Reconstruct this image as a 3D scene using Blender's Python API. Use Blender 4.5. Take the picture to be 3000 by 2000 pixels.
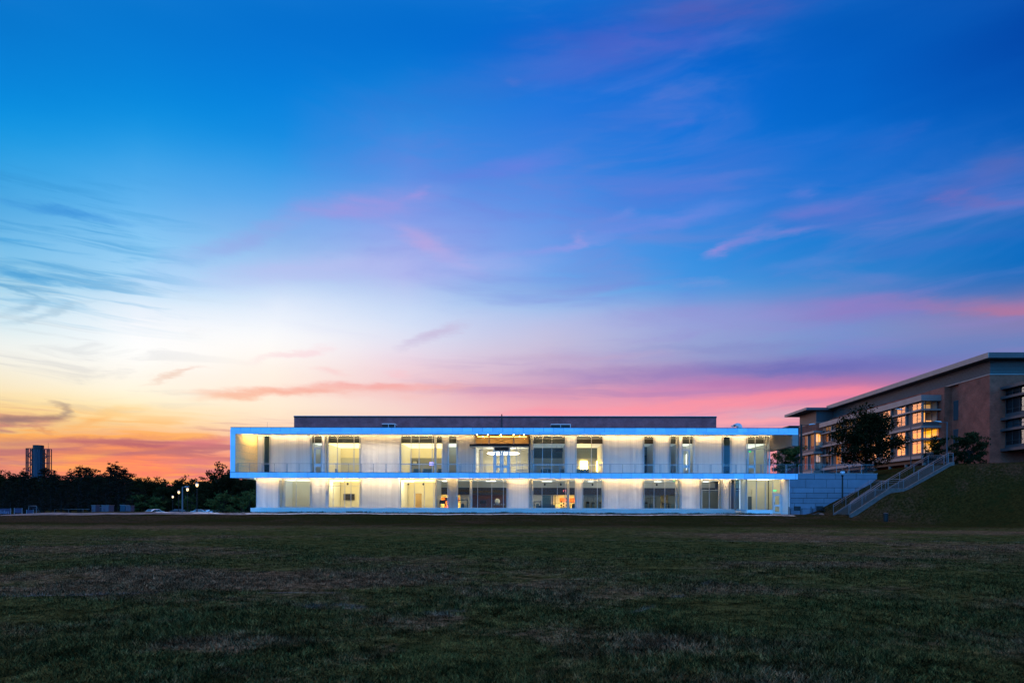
import bpy, bmesh, math, random
import numpy as np
from mathutils import Matrix, Vector

for o in list(bpy.data.objects):
    bpy.data.objects.remove(o)
scene = bpy.context.scene
R = math.radians

# ------------------------------------------------------------------ camera
CAMZ = 1.6
YAW = math.atan(31 / 2000)
ROLL = -R(0.186)
VY = 1484.0
cam_data = bpy.data.cameras.new('camera')
cam_data.sensor_width = 36
cam_data.lens = 24
cam_data.shift_y = (VY - 1000) / 3000
cam_data.clip_start = 0.1
cam_data.clip_end = 12000
cam = bpy.data.objects.new('camera', cam_data)
scene.collection.objects.link(cam)
CAMR = Matrix.Rotation(YAW, 3, 'Z') @ Matrix.Rotation(R(90), 3, 'X') @ Matrix.Rotation(-ROLL, 3, 'Z')
cam.matrix_world = Matrix.Translation((0, 0, CAMZ)) @ CAMR.to_4x4()
scene.camera = cam


def ray(px, py):
    return CAMR @ Vector(((px - 1500) / 2000, (VY - py) / 2000, -1))


def at(px, py, Y):
    """the point of the plane y = Y seen at that pixel of the 3000 x 2000 photograph (measuring helper)"""
    d = ray(px, py)
    return Vector((0, 0, CAMZ)) + d * (Y / d.y)


def xat(px, Y, py=1400):
    return at(px, py, Y).x


def yonx(px, X, py=1400):
    d = ray(px, py)
    return X / d.x * d.y


# ------------------------------------------------------------------ render settings
vs = scene.view_settings
vs.view_transform = 'Standard'
vs.look = 'None'
vs.exposure = 0
vs.gamma = 1
try:
    vs.use_curve_mapping = False
except Exception:
    pass
scene.render.engine = 'CYCLES'
cy = scene.cycles
cy.use_denoising = True
cy.max_bounces = 7
cy.diffuse_bounces = 3
cy.glossy_bounces = 3
cy.transmission_bounces = 4
cy.transparent_max_bounces = 12
cy.caustics_reflective = False
cy.caustics_refractive = False
cy.sample_clamp_indirect = 4
try:
    cy.use_light_tree = True
except Exception:
    pass

# ------------------------------------------------------------------ sky (world)
world = bpy.data.worlds.new('World')
scene.world = world
world.use_nodes = True
wt = world.node_tree
wt.nodes.clear()
WN, WL = wt.nodes, wt.links


def wnode(t, **kw):
    n = WN.new(t)
    for k, v in kw.items():
        setattr(n, k, v)
    return n


def wset(sock, v):
    if isinstance(v, bpy.types.NodeSocket):
        WL.new(v, sock)
    else:
        sock.default_value = v


def wmath(op, a, b=0.0, c=None, clamp=False):
    n = wnode('ShaderNodeMath', operation=op, use_clamp=clamp)
    wset(n.inputs[0], a)
    wset(n.inputs[1], b)
    if c is not None:
        wset(n.inputs[2], c)
    return n.outputs[0]


def wmix(f, a, b, mode='MIX'):
    n = wnode('ShaderNodeMixRGB', blend_type=mode)
    wset(n.inputs[0], f)
    wset(n.inputs[1], a)
    wset(n.inputs[2], b)
    return n.outputs[0]


def c8(t):
    return tuple(x / 255 for x in t[:3]) + (1,)


def sky_ang(px, py):
    d = ray(px, py).normalized()
    return math.atan2(d.x, d.y), math.asin(d.z)


tc = wnode('ShaderNodeTexCoord')
sep = wnode('ShaderNodeSeparateXYZ')
WL.new(tc.outputs['Generated'], sep.inputs[0])
AZ = wmath('ARCTAN2', sep.outputs[0], sep.outputs[1])
EL = wmath('ARCSINE', sep.outputs[2])
comb = wnode('ShaderNodeCombineXYZ')
WL.new(AZ, comb.inputs[0])
WL.new(EL, comb.inputs[1])
UV = comb.outputs[0]


def wmap(vec, loc=(0, 0, 0), rot=0.0, scale=(1, 1, 1), kind='POINT'):
    n = wnode('ShaderNodeMapping', vector_type=kind)
    wset(n.inputs[0], vec)
    n.inputs['Location'].default_value = loc
    n.inputs['Rotation'].default_value = (0, 0, rot)
    n.inputs['Scale'].default_value = scale
    return n.outputs[0]


def wnoise(vec, scale, detail=4, rough=0.55, dist=0.0):
    n = wnode('ShaderNodeTexNoise', noise_dimensions='2D')
    WL.new(vec, n.inputs['Vector'])
    n.inputs['Scale'].default_value = scale
    n.inputs['Detail'].default_value = detail
    n.inputs['Roughness'].default_value = rough
    n.inputs['Distortion'].default_value = dist
    return n


def wrange(v, a, b, lo=0.0, hi=1.0, smooth=True):
    n = wnode('ShaderNodeMapRange', interpolation_type='SMOOTHSTEP' if smooth else 'LINEAR')
    wset(n.inputs[0], v)
    n.inputs[1].default_value = a
    n.inputs[2].default_value = b
    n.inputs[3].default_value = lo
    n.inputs[4].default_value = hi
    return n.outputs[0]


# gentle warp of the sky directions so bands and wisps are not ruled lines
wn = wnoise(wmap(UV, scale=(3.0, 9.0, 1)), 1.0, 4, 0.6)
wv = wnode('ShaderNodeVectorMath', operation='SUBTRACT')
WL.new(wn.outputs['Color'], wv.inputs[0])
wv.inputs[1].default_value = (0.5, 0.5, 0.5)
ws = wnode('ShaderNodeVectorMath', operation='MULTIPLY')
WL.new(wv.outputs[0], ws.inputs[0])
ws.inputs[1].default_value = (0.07, 0.018, 0)
wa = wnode('ShaderNodeVectorMath', operation='ADD')
WL.new(UV, wa.inputs[0])
WL.new(ws.outputs[0], wa.inputs[1])
UVW = wa.outputs[0]
sepw = wnode('ShaderNodeSeparateXYZ')
WL.new(UVW, sepw.inputs[0])
AZW, ELW = sepw.outputs[0], sepw.outputs[1]

PYS = [0, 150, 300, 450, 600, 700, 800, 850, 900, 950, 1000, 1050, 1100, 1150, 1200, 1250, 1300, 1350, 1400, 1484]
SKY = {
    0: [(0, 112, 198), (0, 125, 212), (0, 138, 222), (45, 158, 228), (78, 165, 225), (112, 186, 234), (135, 198, 234), (172, 216, 240),
        (195, 226, 243), (215, 235, 243), (236, 242, 240), (242, 241, 232), (244, 236, 214), (250, 228, 184), (250, 212, 140), (240, 190, 125),
        (232, 168, 110), (225, 140, 110), (232, 130, 118), (200, 110, 112)],
    400: [(0, 112, 200), (0, 122, 212), (5, 137, 222), (62, 160, 232), (98, 178, 238), (132, 198, 244), (172, 216, 249), (195, 226, 250),
          (230, 240, 252), (248, 250, 254), (255, 255, 255), (255, 255, 252), (255, 248, 236), (255, 247, 224), (255, 236, 188), (254, 212, 144),
          (245, 150, 105), (252, 130, 100), (240, 122, 115), (205, 108, 120)],
    800: [(0, 108, 200), (0, 115, 210), (0, 130, 222), (42, 146, 228), (98, 170, 238), (135, 180, 235), (172, 202, 243), (200, 220, 248),
          (226, 236, 252), (244, 248, 254), (255, 253, 251), (255, 248, 240), (255, 240, 226), (255, 236, 218), (255, 238, 212), (255, 222, 190),
          (250, 190, 165), (245, 160, 140), (230, 130, 130), (205, 110, 125)],
    1200: [(0, 105, 200), (0, 110, 208), (38, 132, 220), (70, 140, 228), (122, 150, 230), (148, 168, 236), (174, 186, 238), (182, 200, 241),
           (200, 218, 247), (214, 224, 247), (224, 222, 240), (236, 216, 230), (240, 205, 212), (243, 196, 200), (245, 212, 204), (252, 202, 194),
           (250, 180, 170), (240, 150, 145), (225, 130, 130), (205, 110, 125)],
    1600: [(0, 100, 200), (16, 104, 210), (38, 118, 220), (60, 126, 222), (90, 145, 230), (108, 152, 231), (112, 162, 233), (130, 180, 235),
           (162, 190, 236), (185, 191, 230), (196, 192, 222), (202, 184, 211), (202, 168, 196), (214, 156, 184), (242, 162, 176), (252, 172, 176),
           (245, 160, 155), (235, 140, 140), (220, 125, 130), (200, 110, 125)],
    2000: [(14, 92, 192), (8, 100, 205), (24, 108, 215), (22, 118, 218), (50, 128, 222), (58, 138, 224), (62, 146, 226), (88, 152, 225),
           (138, 156, 216), (150, 160, 218), (150, 166, 214), (152, 152, 202), (170, 130, 184), (222, 138, 176), (250, 152, 166), (250, 174, 180),
           (245, 165, 165), (235, 140, 140), (220, 125, 130), (200, 110, 125)],
    2500: [(0, 85, 180), (0, 92, 190), (0, 99, 199), (16, 106, 205), (38, 116, 210), (24, 120, 206), (50, 130, 208), (82, 132, 202),
           (130, 128, 198), (122, 144, 205), (114, 148, 205), (106, 124, 192), (140, 112, 176), (225, 126, 162), (222, 140, 172), (225, 150, 170),
           (235, 150, 160), (235, 140, 140), (220, 125, 130), (200, 110, 125)],
    3000: [(0, 70, 162), (0, 75, 170), (0, 85, 180), (10, 96, 190), (50, 108, 186), (12, 105, 190), (10, 106, 190), (84, 112, 180),
           (140, 122, 170), (130, 126, 180), (102, 130, 190), (108, 125, 186), (130, 115, 175), (190, 122, 160), (205, 135, 165), (215, 145, 168),
           (225, 145, 155), (225, 135, 140), (210, 120, 130), (195, 108, 125)],
}
BEH = 1.0   # the sky behind the camera (unseen, tinted to light the scene): deep clear blue over a lilac zenith


def add_ramp(stops, coord):
    n = wnode('ShaderNodeValToRGB')
    n.color_ramp.interpolation = 'B_SPLINE'
    e = n.color_ramp.elements
    e[0].position, e[0].color = stops[0]
    e[1].position, e[1].color = stops[-1]
    for p, c in stops[1:-1]:
        k = e.new(p)
        k.color = c
    WL.new(coord, n.inputs[0])
    return n.outputs[0]


POS = wmath('DIVIDE', ELW, math.pi / 2, clamp=True)
ZEN = (1.0, 0.76, 0.62, 1)
UP1 = (0.42, 0.54, 0.88, 1)
cols = []
for px, lst in SKY.items():
    st = []
    for py, c in zip(PYS, lst):
        az, el = sky_ang(px, py)
        st.append((max(0.0, el) / (math.pi / 2), c8(c)))
    st.append((0.62, UP1))
    st.append((0.80, ZEN))
    st.sort(key=lambda s: s[0])
    cols.append((sky_ang(px, 1400)[0], st))
FRONT = [(0.0, (0.33, 0.58, 0.93, 1)), (0.15, (0.28, 0.62, 1.05, 1)), (0.4, (0.22, 0.58, 1.06, 1)), (0.62, (0.4, 0.6, 1.05, 1)), (0.80, ZEN)]
BACK = [(0.0, (0.28, 0.66, 1.0, 1)), (0.2, (0.20, 0.65, 1.0, 1)), (0.45, (0.16, 0.61, 1.0, 1)), (0.62, (0.5, 0.66, 1.0, 1)), (0.80, ZEN)]
SIDEL = [(0.0, (0.82, 0.50, 0.48, 1)), (0.07, (0.95, 0.68, 0.52, 1)), (0.15, (0.85, 0.85, 0.85, 1)), (0.28, (0.45, 0.68, 0.92, 1)),
         (0.45, (0.10, 0.50, 0.90, 1)), (0.62, UP1), (0.80, ZEN)]
SIDER = [(0.0, (0.50, 0.42, 0.60, 1)), (0.12, (0.42, 0.46, 0.75, 1)), (0.3, (0.05, 0.36, 0.74, 1)), (0.62, UP1), (0.80, ZEN)]
cols = [(-math.pi, BACK), (-1.75, BACK), (-1.05, SIDEL)] + cols + [(1.05, SIDER), (1.75, BACK), (math.pi, BACK)]
sky = None
prev = None
for az, st in cols:
    r = add_ramp(st, POS)
    if sky is None:
        sky = r
    else:
        sky = wmix(wrange(AZW, prev, az, smooth=False), sky, r)
    prev = az

# broad soft cirrus, lilac, everywhere above the glow
n1 = wnoise(wmap(UVW, rot=-0.30, scale=(1.6, 8.0, 1)), 1.4, 6, 0.58, 0.4)
m1 = wrange(n1.outputs['Fac'], 0.42, 0.70, 0.0, 0.46)
corner = wmath('SUBTRACT', 1.0, wmath('MULTIPLY', wrange(AZ, 0.22, 0.42, 0.0, 0.9), wrange(EL, 0.34, 0.46)))
sky = wmix(wmath('MULTIPLY', wmath('MULTIPLY', m1, corner), wmath('MULTIPLY', wrange(AZ, -0.45, 0.0), wrange(EL, 0.20, 0.30))), sky, c8((118, 124, 214)))
n2 = wnoise(wmap(UVW, loc=(3, 1, 0), rot=-0.22, scale=(2.0, 12.0, 1)), 2.0, 5, 0.54, 0.3)
m2 = wmath('MULTIPLY', corner, wrange(n2.outputs['Fac'], 0.44, 0.76, 0.0, 0.32))
sky = wmix(wmath('MULTIPLY', m2, wmath('MULTIPLY', wrange(AZ, -0.15, 0.2), wrange(EL, 0.06, 0.24))), sky, c8((150, 130, 205)))
# thin combed streaks, low and wide, salmon over mauve
n3 = wnoise(wmap(UVW, loc=(0, 5, 0), rot=-0.02, scale=(2.0, 34.0, 1)), 1.6, 7, 0.60, 0.25)
lowm = wmath('MULTIPLY', wrange(EL, 0.165, 0.09), wrange(AZ, 0.05, -0.25))
sky = wmix(wmath('MULTIPLY', wrange(n3.outputs['Fac'], 0.46, 0.62, 0.0, 0.75), wmath('MULTIPLY', lowm, wrange(EL, 0.145, 0.075))), sky, c8((176, 104, 118)))
sky = wmix(wmath('MULTIPLY', wrange(n3.outputs['Fac'], 0.47, 0.36, 0.0, 0.8), wmath('MULTIPLY', lowm, wrange(EL, 0.14, 0.08))), sky, c8((255, 172, 92)))
n4 = wnoise(wmap(UVW, loc=(7, 2, 0), rot=-0.05, scale=(2.0, 26.0, 1)), 1.8, 6, 0.6, 0.3)
midm = wmath('MULTIPLY', wrange(EL, 0.235, 0.16), wrange(AZ, -0.25, 0.0))
sky = wmix(wmath('MULTIPLY', wrange(n4.outputs['Fac'], 0.48, 0.68, 0.0, 0.36), midm), sky, c8((150, 125, 185)))
sky = wmix(wmath('MULTIPLY', wrange(n4.outputs['Fac'], 0.46, 0.34, 0.0, 0.35), wmath('MULTIPLY', midm, wrange(EL, 0.16, 0.12))), sky, c8((255, 178, 180)))
# blue combed wisps at the far left
n5 = wnoise(wmap(UVW, loc=(2, 9, 0), rot=0.10, scale=(3.0, 40.0, 1)), 1.8, 8, 0.60, 0.3)
lm = wmath('MULTIPLY', wrange(AZ, -0.40, -0.58), wmath('MULTIPLY', wrange(EL, 0.20, 0.26), wrange(EL, 0.42, 0.34)))
sky = wmix(wmath('MULTIPLY', wrange(n5.outputs['Fac'], 0.46, 0.68, 0.0, 0.42), lm), sky, c8((48, 140, 205)))
n6 = wnoise(wmap(UVW, loc=(4, 4, 0), rot=-0.15, scale=(3.0, 22.0, 1)), 2.0, 8, 0.62, 0.5)
lm2 = wmath('MULTIPLY', wrange(AZ, -0.34, -0.56), wmath('MULTIPLY', wrange(EL, 0.08, 0.14), wrange(EL, 0.30, 0.24)))
sky = wmix(wmath('MULTIPLY', wrange(n6.outputs['Fac'], 0.50, 0.70, 0.0, 0.22), lm2), sky, c8((168, 172, 182)))
# single clouds: photo position, half length, half width, tilt, colour, strength
STREAKS = [
    (190, 622, 210, 9, -9, (56, 140, 216), .7), (30, 700, 110, 5, -5, (60, 155, 220), .5), (60, 800, 130, 7, -8, (60, 146, 208), .55),
    (40, 842, 120, 6, -22, (80, 155, 208), .55), (90, 865, 110, 7, -24, (130, 180, 212), .5), (60, 905, 90, 9, 12, (135, 175, 205), .6), (150, 925, 170, 8, 14, (150, 185, 210), .5),
    (1090, 598, 250, 36, 9, (162, 150, 224), .62), (1210, 570, 60, 14, 20, (175, 148, 222), .5), (980, 615, 170, 22, 3, (155, 150, 224), .55),
    (1290, 735, 170, 22, -27, (178, 166, 228), .55), (1240, 703, 70, 24, -8, (188, 164, 222), .5), (730, 700, 280, 24, 20, (150, 162, 228), .5), (900, 790, 420, 30, 8, (186, 190, 240), .55),
    (1300, 790, 330, 30, 5, (176, 178, 238), .5), (1420, 505, 220, 26, 8, (96, 128, 222), .6), (1500, 490, 180, 22, 14, (105, 128, 224), .6),
    (1850, 120, 460, 66, 12, (74, 98, 198), .85), (2120, 15, 340, 46, 5, (80, 94, 182), .85), (1600, 205, 240, 36, 10, (70, 108, 208), .7), (1900, 130, 110, 16, 4, (80, 105, 202), .6),
    (1515, 237, 36, 10, -8, (95, 115, 205), .6), (1330, 260, 330, 50, 14, (52, 118, 212), .6), (1900, 335, 200, 30, 6, (58, 115, 214), .6), (1980, 365, 80, 9, 5, (80, 115, 216), .5),
    (1990, 560, 340, 26, 13, (92, 122, 216), .65), (2260, 440, 330, 30, 13, (54, 114, 212), .6), (2580, 410, 170, 30, 12, (56, 108, 204), .75), (2680, 375, 80, 14, 16, (50, 100, 196), .5),
    (1660, 720, 200, 11, 13, (142, 152, 230), .75), (1700, 700, 26, 14, 40, (165, 155, 225), .6), (1950, 645, 300, 22, 12, (112, 136, 224), .8), (1830, 628, 40, 10, 14, (120, 140, 224), .5),
    (2120, 728, 60, 13, 24, (150, 142, 220), .9), (2190, 700, 110, 15, 24, (124, 134, 216), .75), (2320, 678, 120, 10, 10, (136, 135, 214), .7), (2380, 615, 140, 12, 10, (120, 124, 210), .75),
    (2360, 565, 60, 14, 16, (105, 125, 214), .6), (2500, 620, 300, 36, 8, (84, 116, 206), .75), (2780, 582, 50, 13, 10, (125, 110, 192), .75), (2830, 550, 190, 34, 22, (90, 108, 192), .65),
    (2960, 470, 120, 40, 10, (84, 104, 184), .7), (2900, 590, 160, 10, -4, (110, 110, 188), .6), (2700, 720, 260, 16, 10, (62, 116, 202), .6), (2900, 700, 180, 12, 8, (52, 106, 194), .5),
    (2040, 828, 110, 9, 1, (125, 150, 218), .7), (2300, 780, 160, 12, 10, (88, 136, 216), .5),
    (2900, 898, 380, 20, 0, (176, 118, 162), .72), (2500, 905, 330, 24, 3, (146, 124, 194), .7), (2100, 925, 320, 22, 4, (146, 150, 214), .55), (2980, 912, 120, 8, -2, (184, 116, 152), .5),
    (1260, 985, 110, 12, 22, (196, 178, 212), .6), (2150, 1018, 330, 10, 3, (130, 132, 196), .6), (1700, 1045, 280, 8, 2, (190, 165, 200), .5),
    (2350, 1078, 420, 20, 3, (106, 108, 182), .8), (1900, 1100, 260, 18, 2, (146, 124, 186), .65), (1640, 1092, 200, 6, 2, (176, 148, 190), .6),
    (2250, 1120, 330, 16, 3, (176, 118, 176), .7), (2420, 1152, 300, 16, 3, (252, 134, 158), .8), (2050, 1185, 330, 14, 5, (255, 146, 160), .8), (1700, 1206, 280, 12, 2, (255, 148, 166), .8),
    (1560, 1150, 260, 14, 1, (212, 150, 182), .6), (2000, 1150, 260, 12, 3, (196, 132, 180), .6), (2280, 1210, 160, 16, 0, (212, 172, 192), .7), (2220, 1235, 140, 8, 2, (255, 165, 172), .7),
    (820, 1147, 240, 9, 1, (250, 160, 134), .8), (700, 1155, 130, 9, 4, (250, 190, 160), .7), (1120, 1138, 300, 9, 1, (246, 160, 156), .75), (1050, 1150, 300, 12, 0, (246, 185, 176), .5),
    (890, 1030, 90, 9, 8, (250, 210, 218), .75), (800, 1042, 110, 6, 8, (250, 220, 222), .5), (500, 1102, 90, 6, 16, (240, 208, 190), .75), (560, 1084, 40, 5, 14, (238, 200, 188), .6), (980, 1092, 60, 8, -10, (250, 205, 205), .6), (1160, 1092, 60, 8, -14, (250, 196, 204), .6),
    (50, 1226, 110, 12, 8, (146, 116, 114), .75), (140, 1218, 70, 10, 4, (150, 118, 112), .7), (165, 1188, 26, 12, -30, (158, 138, 130), .75), (160, 1205, 16, 10, 60, (160, 136, 126), .5), (50, 1240, 70, 8, 0, (136, 108, 116), .6),
    (20, 1268, 50, 6, 0, (170, 132, 128), .6), (150, 1266, 30, 5, -24, (205, 130, 100), .6), (330, 1215, 90, 14, 12, (252, 196, 120), .6), (300, 1230, 60, 6, 12, (250, 170, 100), .5), (440, 1272, 80, 5, 0, (235, 150, 110), .6),
    (440, 1300, 250, 13, -1, (176, 96, 108), .9), (300, 1292, 160, 8, 2, (188, 108, 112), .7), (620, 1296, 160, 9, 2, (222, 126, 130), .8), (60, 1300, 120, 10, 2, (188, 120, 118), .6),
    (300, 1320, 240, 8, 3, (255, 150, 95), .7), (220, 1338, 140, 6, 3, (255, 172, 92), .8), (470, 1348, 260, 9, 2, (255, 138, 96), .7), (560, 1350, 130, 8, 2, (206, 118, 132), .7), (60, 1352, 110, 8, 0, (188, 122, 136), .7),
    (400, 1380, 300, 12, 0, (255, 124, 104), .6), (620, 1375, 120, 8, 0, (200, 122, 140), .6), (100, 1380, 160, 10, 0, (238, 148, 120), .5), (580, 1398, 160, 5, 3, (240, 140, 125), .6),
]
wn2 = wnoise(wmap(UV, scale=(8.0, 30.0, 1)), 1.0, 5, 0.65)
wv2 = wnode('ShaderNodeVectorMath', operation='SUBTRACT')
WL.new(wn2.outputs['Color'], wv2.inputs[0])
wv2.inputs[1].default_value = (0.5, 0.5, 0.5)
ws2 = wnode('ShaderNodeVectorMath', operation='MULTIPLY')
WL.new(wv2.outputs[0], ws2.inputs[0])
ws2.inputs[1].default_value = (0.08, 0.022, 0)
wa2 = wnode('ShaderNodeVectorMath', operation='ADD')
WL.new(UV, wa2.inputs[0])
WL.new(ws2.outputs[0], wa2.inputs[1])
fray = wrange(wnoise(wmap(UVW, rot=-0.15, scale=(5.0, 30.0, 1)), 1.5, 5, 0.6).outputs['Fac'], 0.32, 0.60, 0.60, 1.0)
for (px, py, L, W, ang, col, s) in STREAKS:
    a0, e0 = sky_ang(px, py)
    t = R(ang)
    a1, e1 = sky_ang(px + L * math.cos(t), py - L * math.sin(t))
    a2, e2 = sky_ang(px - W * math.sin(t), py - W * math.cos(t))
    Lr = math.hypot(a1 - a0, e1 - e0)
    Wr = math.hypot(a2 - a0, e2 - e0)
    th = math.atan2(e1 - e0, a1 - a0)
    v = wmap(wa2.outputs[0], loc=(a0, e0, 0), rot=th, scale=(Lr * 1.35, Wr * 2.1, 1), kind='TEXTURE')
    ln = wnode('ShaderNodeTexGradient', gradient_type='SPHERICAL')
    WL.new(v, ln.inputs[0])
    m = wrange(ln.outputs['Fac'], 0.0, 1.0, 0.0, s)
    sky = wmix(wmath('MULTIPLY', m, fray), sky, c8(col))
g = wnode('ShaderNodeGamma')
WL.new(sky, g.inputs[0])
g.inputs[1].default_value = 2.2
bg = wnode('ShaderNodeBackground')
WL.new(g.outputs[0], bg.inputs[0])
# unseen sky boosted: blue behind the camera lights the facade, warm zenith the lawn
absaz = wmath('ABSOLUTE', AZ)
kb = wmath('MULTIPLY', wrange(absaz, 1.15, 2.0, 0.0, 1.75), wrange(EL, 1.2, 0.85))
kz = wrange(EL, 0.95, 1.25, 0.0, 2.2)
WL.new(wmath('ADD', 1.0, wmath('ADD', kb, kz)), bg.inputs[1])
# the sun is just under the horizon beyond the left tree line: a little of its physical twilight
nish = wnode('ShaderNodeTexSky')
nish.sky_type = 'NISHITA'
nish.sun_disc = False
SUN_AZ = R(-34)
nish.sun_elevation = R(0.5)
nish.sun_rotation = SUN_AZ
bg2 = wnode('ShaderNodeBackground')
WL.new(nish.outputs[0], bg2.inputs[0])
bg2.inputs[1].default_value = 0.003
ad = wnode('ShaderNodeAddShader')
WL.new(bg.outputs[0], ad.inputs[0])
WL.new(bg2.outputs[0], ad.inputs[1])
wo = wnode('ShaderNodeOutputWorld')
WL.new(ad.outputs[0], wo.inputs[0])

sd = bpy.data.lights.new('sun', 'SUN')
sd.energy = 0.22
sd.angle = R(14)
sd.color = (1.0, 0.56, 0.46)
sun = bpy.data.objects.new('sun', sd)
scene.collection.objects.link(sun)
# light travels from the afterglow (azimuth SUN_AZ, 5 degrees up) towards the scene
sdir = -Vector((math.sin(SUN_AZ) * math.cos(R(5)), math.cos(SUN_AZ) * math.cos(R(5)), math.sin(R(5))))
sun.rotation_euler = sdir.to_track_quat('-Z', 'Y').to_euler()
try:
    world.cycles.sampling_method = 'MANUAL'
    world.cycles.sample_map_resolution = 256
except Exception:
    pass

# ================================================================== helpers
COL = scene.collection
random.seed(7)
RNG = np.random.default_rng(11)


def nmat(name, base=(0.5, 0.5, 0.5), rough=0.6, metal=0.0, var=0.12, scale=3.0, spec=0.4, bump=0.0, bscale=20.0, stretch=(1, 1, 1), tint=None, island=0.0):
    """procedural material: base colour broken up by two noises, optional bump"""
    m = bpy.data.materials.new(name)
    m.use_nodes = True
    nt = m.node_tree
    N, L = nt.nodes, nt.links
    b = N['Principled BSDF']
    b.inputs['Roughness'].default_value = rough
    b.inputs['Metallic'].default_value = metal
    b.inputs['Specular IOR Level'].default_value = spec
    t = N.new('ShaderNodeTexCoord')
    mp = N.new('ShaderNodeMapping')
    mp.inputs['Scale'].default_value = stretch
    L.new(t.outputs['Object'], mp.inputs[0])
    n = N.new('ShaderNodeTexNoise')
    n.inputs['Scale'].default_value = scale
    n.inputs['Detail'].default_value = 5
    L.new(mp.outputs[0], n.inputs['Vector'])
    r = N.new('ShaderNodeValToRGB')
    r.color_ramp.elements[0].position = 0.3
    r.color_ramp.elements[1].position = 0.7
    c0 = tuple(max(0, c * (1 - var)) for c in base) + (1,)
    c1 = tuple(min(1, c * (1 + var)) for c in (tint or base)) + (1,)
    r.color_ramp.elements[0].color = c0
    r.color_ramp.elements[1].color = c1
    L.new(n.outputs['Fac'], r.inputs[0])
    if island:   # each separate plate or block has its own tone
        g = N.new('ShaderNodeNewGeometry')
        mr = N.new('ShaderNodeMapRange')
        mr.inputs[3].default_value = 1 - island
        mr.inputs[4].default_value = 1 + island
        L.new(g.outputs['Random Per Island'], mr.inputs[0])
        vm = N.new('ShaderNodeVectorMath')
        vm.operation = 'SCALE'
        L.new(r.outputs[0], vm.inputs[0])
        L.new(mr.outputs[0], vm.inputs['Scale'])
        L.new(vm.outputs[0], b.inputs['Base Color'])
    else:
        L.new(r.outputs[0], b.inputs['Base Color'])
    if bump:
        n2 = N.new('ShaderNodeTexNoise')
        n2.inputs['Scale'].default_value = bscale
        L.new(mp.outputs[0], n2.inputs['Vector'])
        bp = N.new('ShaderNodeBump')
        bp.inputs['Strength'].default_value = bump
        bp.inputs['Distance'].default_value = 0.02
        L.new(n2.outputs['Fac'], bp.inputs['Height'])
        L.new(bp.outputs[0], b.inputs['Normal'])
    return m


def emat(name, col, strength, base=(0.8, 0.8, 0.8)):
    m = bpy.data.materials.new(name)
    m.use_nodes = True
    b = m.node_tree.nodes['Principled BSDF']
    b.inputs['Base Color'].default_value = base + (1,)
    b.inputs['Emission Color'].default_value = col + (1,)
    b.inputs['Emission Strength'].default_value = strength
    return m


def glassmat(name, tint=(0.9, 0.96, 0.95), refl=(0.9, 0.95, 1.0), ior=1.5, boost=1.0, rough=0.0):
    """thin architectural pane: see-through with a Fresnel reflection"""
    m = bpy.data.materials.new(name)
    m.use_nodes = True
    nt = m.node_tree
    N, L = nt.nodes, nt.links
    N.remove(N['Principled BSDF'])
    out = N['Material Output']
    tr = N.new('ShaderNodeBsdfTransparent')
    tr.inputs[0].default_value = tint + (1,)
    gl = N.new('ShaderNodeBsdfGlossy')
    gl.inputs['Color'].default_value = refl + (1,)
    gl.inputs['Roughness'].default_value = rough
    fr = N.new('ShaderNodeFresnel')
    fr.inputs[0].default_value = ior
    mu = N.new('ShaderNodeMath')
    mu.operation = 'MULTIPLY'
    mu.use_clamp = True
    mu.inputs[1].default_value = boost
    L.new(fr.outputs[0], mu.inputs[0])
    mx = N.new('ShaderNodeMixShader')
    L.new(mu.outputs[0], mx.inputs[0])
    L.new(tr.outputs[0], mx.inputs[1])
    L.new(gl.outputs[0], mx.inputs[2])
    L.new(mx.outputs[0], out.inputs[0])
    return m


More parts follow.
